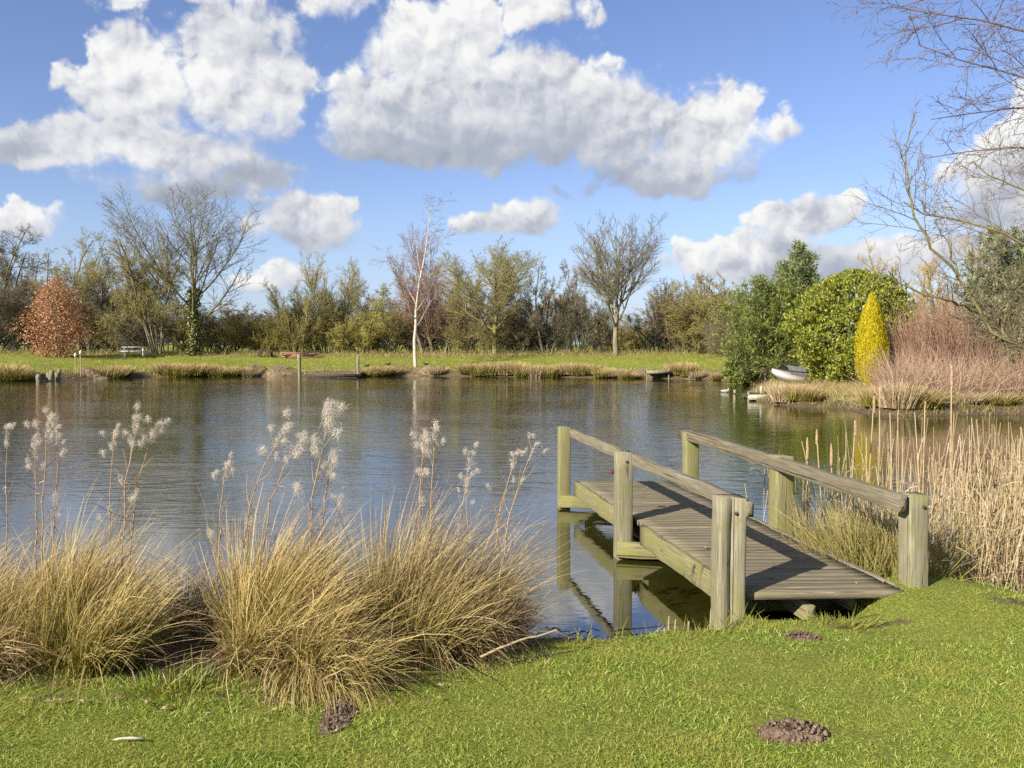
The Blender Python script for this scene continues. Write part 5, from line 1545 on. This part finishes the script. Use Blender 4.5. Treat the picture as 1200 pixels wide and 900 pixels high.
# banks of bare earth
def mound(name, label, x, y, rx, ry, h, seed, mat, clods=0, cat='soil', stones=0, group=None):
    rng = np.random.default_rng(seed)
    base = np.array((x, y, gz(x, y)))
    n = 34; rr = np.linspace(0, 1, n)[:, None]; aa = np.linspace(0, 2 * PI, 48, endpoint=False)[None]
    irr = 1 + .16 * np.sin(2 * aa + seed) + .12 * np.sin(3 * aa + 1.7 * seed) + .07 * np.sin(7 * aa)
    X = rr * np.cos(aa) * rx * irr; Y = rr * np.sin(aa) * ry * irr
    Z = h * (1 - rr ** 2) ** 1.1 * (1 + .25 * np.sin(X / rx * 5 + seed) * np.cos(Y / ry * 4)) + rng.normal(0, h * .10, X.shape) * (rr < .96) + ground_h(x + X, y + Y) - base[2] - .012 * np.ones_like(X)
    idx = np.arange(X.size).reshape(X.shape)
    F = np.stack([idx[:-1], np.roll(idx[:-1], -1, 1), np.roll(idx[1:], -1, 1), idx[1:]], -1).reshape(-1, 4)
    mb = MB(); mb.add(np.stack([X, Y, Z], -1), F)
    cl = clods
    if cl:
        # clods of different size
        ph = np.array([[1, 0, 0], [-1, 0, 0], [0, 1, 0], [0, -1, 0], [0, 0, 1], [0, 0, -1.]])
        fo = np.array([[0, 2, 4], [2, 1, 4], [1, 3, 4], [3, 0, 4], [2, 0, 5], [1, 2, 5], [3, 1, 5], [0, 3, 5]])
        for _ in range(cl):
            a_ = rng.uniform(0, 6.28); q = np.sqrt(rng.uniform(0, 1.0)) * (1.0 if rng.uniform() < .75 else 1.45); cx, cy = np.cos(a_) * q * rx, np.sin(a_) * q * ry
            s_ = (.035 + .24 * rng.uniform(0, 1) ** 4) * h * (1 if q < .9 else .6)
            cz = float(ground_h(np.array([x + cx]), np.array([y + cy]))[0]) - base[2] + h * max(0, 1 - q * q) ** 1.1
            mb.add(ph * s_ * rng.uniform(.6, 1.3, (6, 1)) + np.array((cx, cy, cz)), fo)
    o = mb.build(name, M[mat]); o.location = base
    tag(o, label, cat, group)
    if stones:
        sm = MB()
        for _ in range(stones):
            a_ = rng.uniform(0, 6.28); q = np.sqrt(rng.uniform(0, 1.2)); cx, cy = np.cos(a_) * q * rx, np.sin(a_) * q * ry
            s_ = rng.uniform(.004, .010)
            cz = float(ground_h(np.array([x + cx]), np.array([y + cy]))[0]) - base[2] + h * max(0, 1 - q * q) ** 1.1 + .003
            sm.add(ph * s_ * rng.uniform(.6, 1.3, (6, 1)) + np.array((cx, cy, cz)), fo)
        c_ = sm.build('pebbles', M['wood_pale'], o); c_['kind'] = 'stuff'
    return o
for i, ((c_, rx, ry, h_), lab) in enumerate(zip(MOLE, ['larger brown molehill on the lawn in front of the jetty', 'small flat molehill near the deck edge', 'crumbled dark soil under the drooping tussock'])):
    mound('molehill', lab, c_[0], c_[1], rx, ry, h_, 150 + i, 'soil', 520, 'molehill', 7)
for px, inset, rx, ry, h, lab in [(300, .5, .7, .5, .55, 'reddish earth lump at the far waterline left of the other'), (326, .4, 1.0, .5, .50, 'reddish earth lump beside the left post of the far landing stage'),
                                  (468, .5, 1.3, .6, .30, 'bare earth bank left of the white birch'), (505, .5, 1.0, .6, .34, 'bare earth bank right of the white birch foot'), (110, .5, 1.2, .6, .35, 'bare earth lump right of the white headed canes'), (752, .4, .9, .5, .25, 'bare earth bank left of the small far platform'), (826, .5, 1.0, .5, .25, 'bare earth bank right of the small far platform')]:
    p = shore_point(px, inset); mound('earth_mound', lab, p[0], p[1], rx, ry, h * .62, int(px), 'mud_bank', 12, 'earth')

# ------------------------------------------------------------------ things on the far lawn
Yl = 55.0
p = far_point(157, Yl)
t = thing('picnic_table', 'pale grey picnic table on the far lawn below the tall ash', 'table', p, R(18))
def plankset(name, specs, mat):
    mb = MB()
    for c_, s_, rot in specs:
        ry_ = rot; m3 = np.array([[math.cos(ry_), 0, math.sin(ry_)], [0, 1, 0], [-math.sin(ry_), 0, math.cos(ry_)]])
        mb.box(c_, s_, m3)
    return mb.build(name, M[mat], t)
plankset('tabletop', [((0, -.3 + .15 * i, .66), (1.5, .135, .04), 0) for i in range(5)], 'plastic_pale')
plankset('seat', [((0, -.72, .40), (1.5, .22, .04), 0)], 'plastic_pale'); plankset('seat', [((0, .72, .40), (1.5, .22, .04), 0)], 'plastic_pale')
for sx in (-.55, .55):
    plankset('leg', [((sx, -.28, .32), (.06, .08, .68), 0)], 'plastic_pale'); plankset('leg', [((sx, .28, .32), (.06, .08, .68), 0)], 'plastic_pale')
    plankset('seat_bearer', [((sx + .05, 0, .345), (.05, 1.5, .07), 0)], 'plastic_pale')

p = far_point(353, 56.5)
mb = MB()
for k in range(13):
    th = rng.normal(0, .10); c_, s_ = math.cos(th), math.sin(th); ti = rng.normal(0, .035)
    m3 = np.array([[c_, -s_, 0], [s_, c_, 0], [0, 0, 1]]) @ np.array([[math.cos(ti), 0, math.sin(ti)], [0, 1, 0], [-math.sin(ti), 0, math.cos(ti)]])
    mb.box((rng.normal(0, .45), -.35 + .23 * (k % 4), .05 + .095 * (k // 4)), (rng.uniform(1.2, 2.5), .17, .06), m3)
o = mb.build('timber_stack', M['wood_red']); o.location = p
tag(o, 'long low stack of red brown boards on the far lawn', 'timber')
p = far_point(311, 56.5)
t = thing('log_basket', 'small brown hooped wooden basket left of the red board stack', 'basket', p)
mb = MB()
ang = np.linspace(0, PI, 11)
for yy in (-.3, 0, .3):
    mb.tubes(np.stack([-.42 * np.cos(ang), np.full(11, yy), .46 * np.sin(ang) + .02], 1)[None], np.full((1, 11), .03), 6)
mb.build('hoops', M['wood_dark'], t)
mb = MB()
for i_ in range(10):
    a_ = PI * (i_ + .5) / 10; mb.box((-.38 * math.cos(a_) + .0, 0, .42 * math.sin(a_) + .02), (.11, .58, .02), np.array([[math.sin(a_), 0, -math.cos(a_)], [0, 1, 0], [math.cos(a_), 0, math.sin(a_)]]) if i_ > 3 else None)
mb.build('slats', M['wood_red'], t)

# ------------------------------------------------------------------ birds
def ellipsoid(mb, c, s, rot=0, n=12, m=8):
    u = np.linspace(0, 2 * PI, n, endpoint=False); v = np.linspace(.02, PI - .02, m)
    U, Vv = np.meshgrid(u, v)
    P = np.stack([np.cos(U) * np.sin(Vv) * s[0], np.sin(U) * np.sin(Vv) * s[1], np.cos(Vv) * s[2]], -1).reshape(-1, 3)
    c_, s_ = math.cos(rot), math.sin(rot)
    P = P @ np.array([[c_, 0, -s_], [0, 1, 0], [s_, 0, c_]]).T
    idx = np.arange(n * m).reshape(m, n)
    F = np.stack([idx[:-1], np.roll(idx[:-1], -1, 1), np.roll(idx[1:], -1, 1), idx[1:]], -1).reshape(-1, 4)
    mb.add(P + np.asarray(c, float), F)


def bird(name, label, cat, loc, rz, body, head, L, neck, swim, group=None):
    """one continuous skinned body: tail, breast, neck, head"""
    t = thing(name, label, cat, loc, rz, group)
    zb = .02 * L if swim else .38 * L
    K = np.array([(-.55, .20), (-.42, .17), (-.25, .12), (0, .12), (.2, .15), (.30, .22), (.32, .22 + neck * .5), (.35, .22 + neck), (.42, .25 + neck), (.47, .235 + neck)])
    rr = np.array([.02, .07, .15, .20, .19, .13, .075, .085, .08, .03]) * L
    P = np.stack([K[:, 0] * L, np.zeros(len(K)), K[:, 1] * L + zb], 1)
    mb = MB(); mb.tubes(P[None], rr[None], 10, cap=True); mb.build('body', M[body], t, smooth=True)
    mb = MB(); ellipsoid(mb, (.39 * L, 0, (.245 + neck) * L + zb), (.105 * L, .095 * L, .1 * L)); mb.build('head', M[head], t, smooth=True)
    mb = MB(); mb.tubes(np.array([[(.46 * L, 0, (.24 + neck) * L + zb), (.54 * L, 0, (.225 + neck) * L + zb), (.62 * L, 0, (.215 + neck) * L + zb)]]), np.array([[.04, .03, .012]]) * L, 6, cap=True); mb.build('beak', M['beak'], t)
    for s_ in (-1, 1):
        mb = MB(); ellipsoid(mb, (-.08 * L, s_ * .17 * L, .17 * L + zb), (.30 * L, .05 * L, .11 * L), -.12); mb.build('wing', M[body], t, smooth=True)
        if not swim:
            mb = MB(); mb.tubes(np.array([[(.03 * L, s_ * .07 * L, zb), (.0, s_ * .08 * L, zb * .5), (.05 * L, s_ * .08 * L, 0), (.14 * L, s_ * .09 * L, 0)]]), np.array([[.025, .016, .016, .012]]) * L, 5); mb.build('leg', M['beak'], t)
    return t
p = at_z(850, 460, WATER_Z)
bird('duck', 'grey duck with dark head swimming left of the white edged platform', 'duck', p, 0, 'feather_grey', 'feather_black', .34, .20, True)
for px, Y, rz, lab in ((455, 50.5, 0, 'dark moorhen on the far lawn left of the white birch'), (499, 50.8, PI, 'dark moorhen on the far lawn right of the white birch'), (430, 49.5, 0, 'dark moorhen beside the right post of the far landing stage')):
    bird('moorhen', lab, 'bird', far_point(px, Y), rz, 'feather_black', 'feather_black', .36, .14, False, 'moorhens on the far lawn')

# ------------------------------------------------------------------ boat drawn up on the right bank
def make_boat():
    p = right_point(921, 31.0)
    t = thing('rowing_boat', 'white boat with grey cover drawn up under the conifer', 'boat', p + np.array((0, 0, .04)), R(28))
    L = 1.35
    st = np.linspace(0, 1, 13)           # 0 = bow at -x
    secs = []; nv = 9
    for s_ in st:
        x = -L / 2 + s_ * L
        bw = .40 * (1 - (1 - s_) ** 2.2) ** .8 if s_ > 0 else .012
        gun = .50 - .08 * s_ + .10 * (1 - s_) ** 3
        keel = .46 * (1 - s_) ** 2.2
        a_ = np.linspace(-PI / 2, PI / 2, nv)
        y = np.sin(a_) * bw; z = gun - (gun - keel) * np.cos(a_) ** .62
        secs.append(np.stack([np.full(nv, x + .10 * (z - gun) * (1 - s_)), y, z], 1))
    V = np.array(secs); idx = np.arange(13 * nv).reshape(13, nv)
    F = np.stack([idx[:-1, :-1], idx[1:, :-1], idx[1:, 1:], idx[:-1, 1:]], -1).reshape(-1, 4)
    inner = V * np.array([.985, .93, 1]) + np.array([.02, 0, .02]); inner[:, [0, -1], 2] = V[:, [0, -1], 2]
    mb = MB(); mb.add(V, [F, idx[-1:, ::-1]]); mb.add(inner, F[:, ::-1])
    rim = np.concatenate([np.stack([idx[:-1, c_], idx[1:, c_], idx[1:, c_] + 13 * nv, idx[:-1, c_] + 13 * nv], -1) for c_ in (0, nv - 1)])
    mb.F.append(rim)
    mb.build('hull', M['paint_white'], t, smooth=True)
    for c_ in (0, nv - 1):
        g = MB(); g.tubes((V[:, c_] + np.array([0, 0, .012]))[None], np.full((1, 13), .022), 6); g.build('gunwale', M['wood_dark'], t)
    # foredeck
    e = V[:6]
    mb = MB(); fd = np.stack([e[:, 0] + np.array([0, .02, .012]), e.mean(1) * np.array([1, 0, 0]) + np.stack([np.zeros(6), np.zeros(6), e[:, 0, 2] + .05], 1), e[:, -1] + np.array([0, -.02, .012])], 1)
    ii = np.arange(18).reshape(6, 3); mb.add(fd, np.stack([ii[:-1, :-1], ii[1:, :-1], ii[1:, 1:], ii[:-1, 1:]], -1).reshape(-1, 4)); mb.build('foredeck', M['cover_grey'], t)
    # cover over the stern half
    e = V[5:]; k_ = len(e)
    prof = np.linspace(-1, 1, 7)
    cv = np.stack([np.stack([np.full(7, s_[0, 0]), prof * (abs(s_[0, 1]) + .035), s_[0, 2] + .03 + .20 * (1 - prof ** 2) - .10 * (np.abs(prof) > .95)], 1) for s_ in e])
    ii = np.arange(k_ * 7).reshape(k_, 7); mb = MB(); mb.add(cv, np.stack([ii[:-1, :-1], ii[1:, :-1], ii[1:, 1:], ii[:-1, 1:]], -1).reshape(-1, 4)); mb.build('cover', M['cover_grey'], t)
    return t
make_boat()

# ------------------------------------------------------------------ small things on the near lawn
rng = np.random.default_rng(171)
a_ = at_z(563, 770, .07); b_ = at_y(652, 738, a_[1] + .12)
mb = MB(); st = line_from([a_, a_ * .6 + b_ * .4 + np.array((0, 0, .015)), b_], 9, rng, .003)
o_ = a_.copy(); mb.tubes((st - o_)[None], np.linspace(.007, .004, 9)[None], 6)
o = mb.build('fallen_stick', M['reed']); o.location = o_; tag(o, 'long pale dry stick lying from the brown tussock toward the water', 'stick')
p = at_z(150, 867, .02)
mb = MB(); mb.tubes(line_from([(-.06, 0, 0), (-.02, .003, .008), (.06, .004, .004)], 6)[None], np.array([[.002, .005, .0045, .0065, .004, .0015]]), 7, cap=True)
o = mb.build('driftwood_piece', M['wood_pale']); o.location = p; tag(o, 'short pale piece of wood lying on the lawn at the lower left', 'stick')
lit = [(225, 822), (205, 818), (170, 828), (300, 826), (345, 826), (455, 826), (262, 818), (150, 806), (98, 826), (62, 825), (480, 800), (520, 805), (410, 838), (290, 812), (32, 822), (188, 832), (240, 838), (318, 832), (505, 822), (128, 822)]
for i, (px, py) in enumerate(lit):
    p = at_z(px, py, .012)
    mb = MB(); th = rng.uniform(0, 6.28); L_ = rng.uniform(.018, .042)
    mb.leaves(np.zeros((2, 3)) + np.array([[0, 0, 0], [.02, .01, .004]]), np.array([[math.cos(th), math.sin(th), .25], [math.cos(th + 1.9), math.sin(th + 1.9), .1]]), np.array([[.2, -.4, 1.], [-.3, -.2, 1]]), [L_, L_ * .7], [L_ * .55, L_ * .4], .35)
    o = mb.build('dead_leaf', M['dead_leaf']); o.location = (p[0], p[1], gz(p[0], p[1]) + .018)
    tag(o, 'curled brown dead leaf on the grass below the tussocks', 'leaf', 'dead leaves below the tussocks')
# broken canes at the hollow and at the water edge
for i, (x0, y0, x1, y1, Y, lab) in enumerate([(186, 815, 240, 775, 3.85, 'broken cane propped across the soil left of the green tuft'), (205, 820, 222, 790, 3.85, 'short broken cane leaning beside the longer one'), (378, 760, 366, 690, 3.95, 'thin upright cane in front of the dark hollow'),
                                              (664, 752, 700, 738, 5.2, 'dark wet twig lying in the shallow water corner'), (720, 742, 800, 735, 5.3, 'grey twig floating at the shore before the deck'), (640, 735, 668, 752, 5.15, 'thin dark twig reaching into the water corner')]):
    q0 = at_y(x0, y0, Y); q1 = at_y(x1, y1, Y + .1)
    if i >= 3: q0[2] = max(q0[2], WATER_Z + .01); q1[2] = max(q1[2], WATER_Z + .015)
    mb = MB(); st = line_from([q0, (q0 + q1) / 2 + np.array((0, 0, .01)), q1], 7, rng, .006)
    mb.tubes((st - q0)[None], np.linspace(.006, .003, 7)[None], 5)
    o = mb.build('twig', M['wood_dark'] if i >= 3 else M['reed']); o.location = q0; tag(o, lab, 'twig')
# short reed stubs at the shore left of the near post
for i, (px, y0, y1) in enumerate([(783, 748, 722), (790, 748, 726), (806, 742, 728), (832, 728, 706), (838, 730, 712), (780, 748, 736)]):
    q0 = at_y(px, y0, 5.28); q1 = at_y(px + rng.normal(1, 2), y1, 5.28)
    mb = MB(); mb.tubes(np.array([[(0, 0, -.1), (q1 - q0) * .5, q1 - q0]]), np.array([[.006, .006, .004]]), 5)
    o = mb.build('reed_stub', M['reed']); o.location = q0; tag(o, 'short broken reed stub at the shore left of the near left post', 'reed stub', 'reed stubs at the near shore')
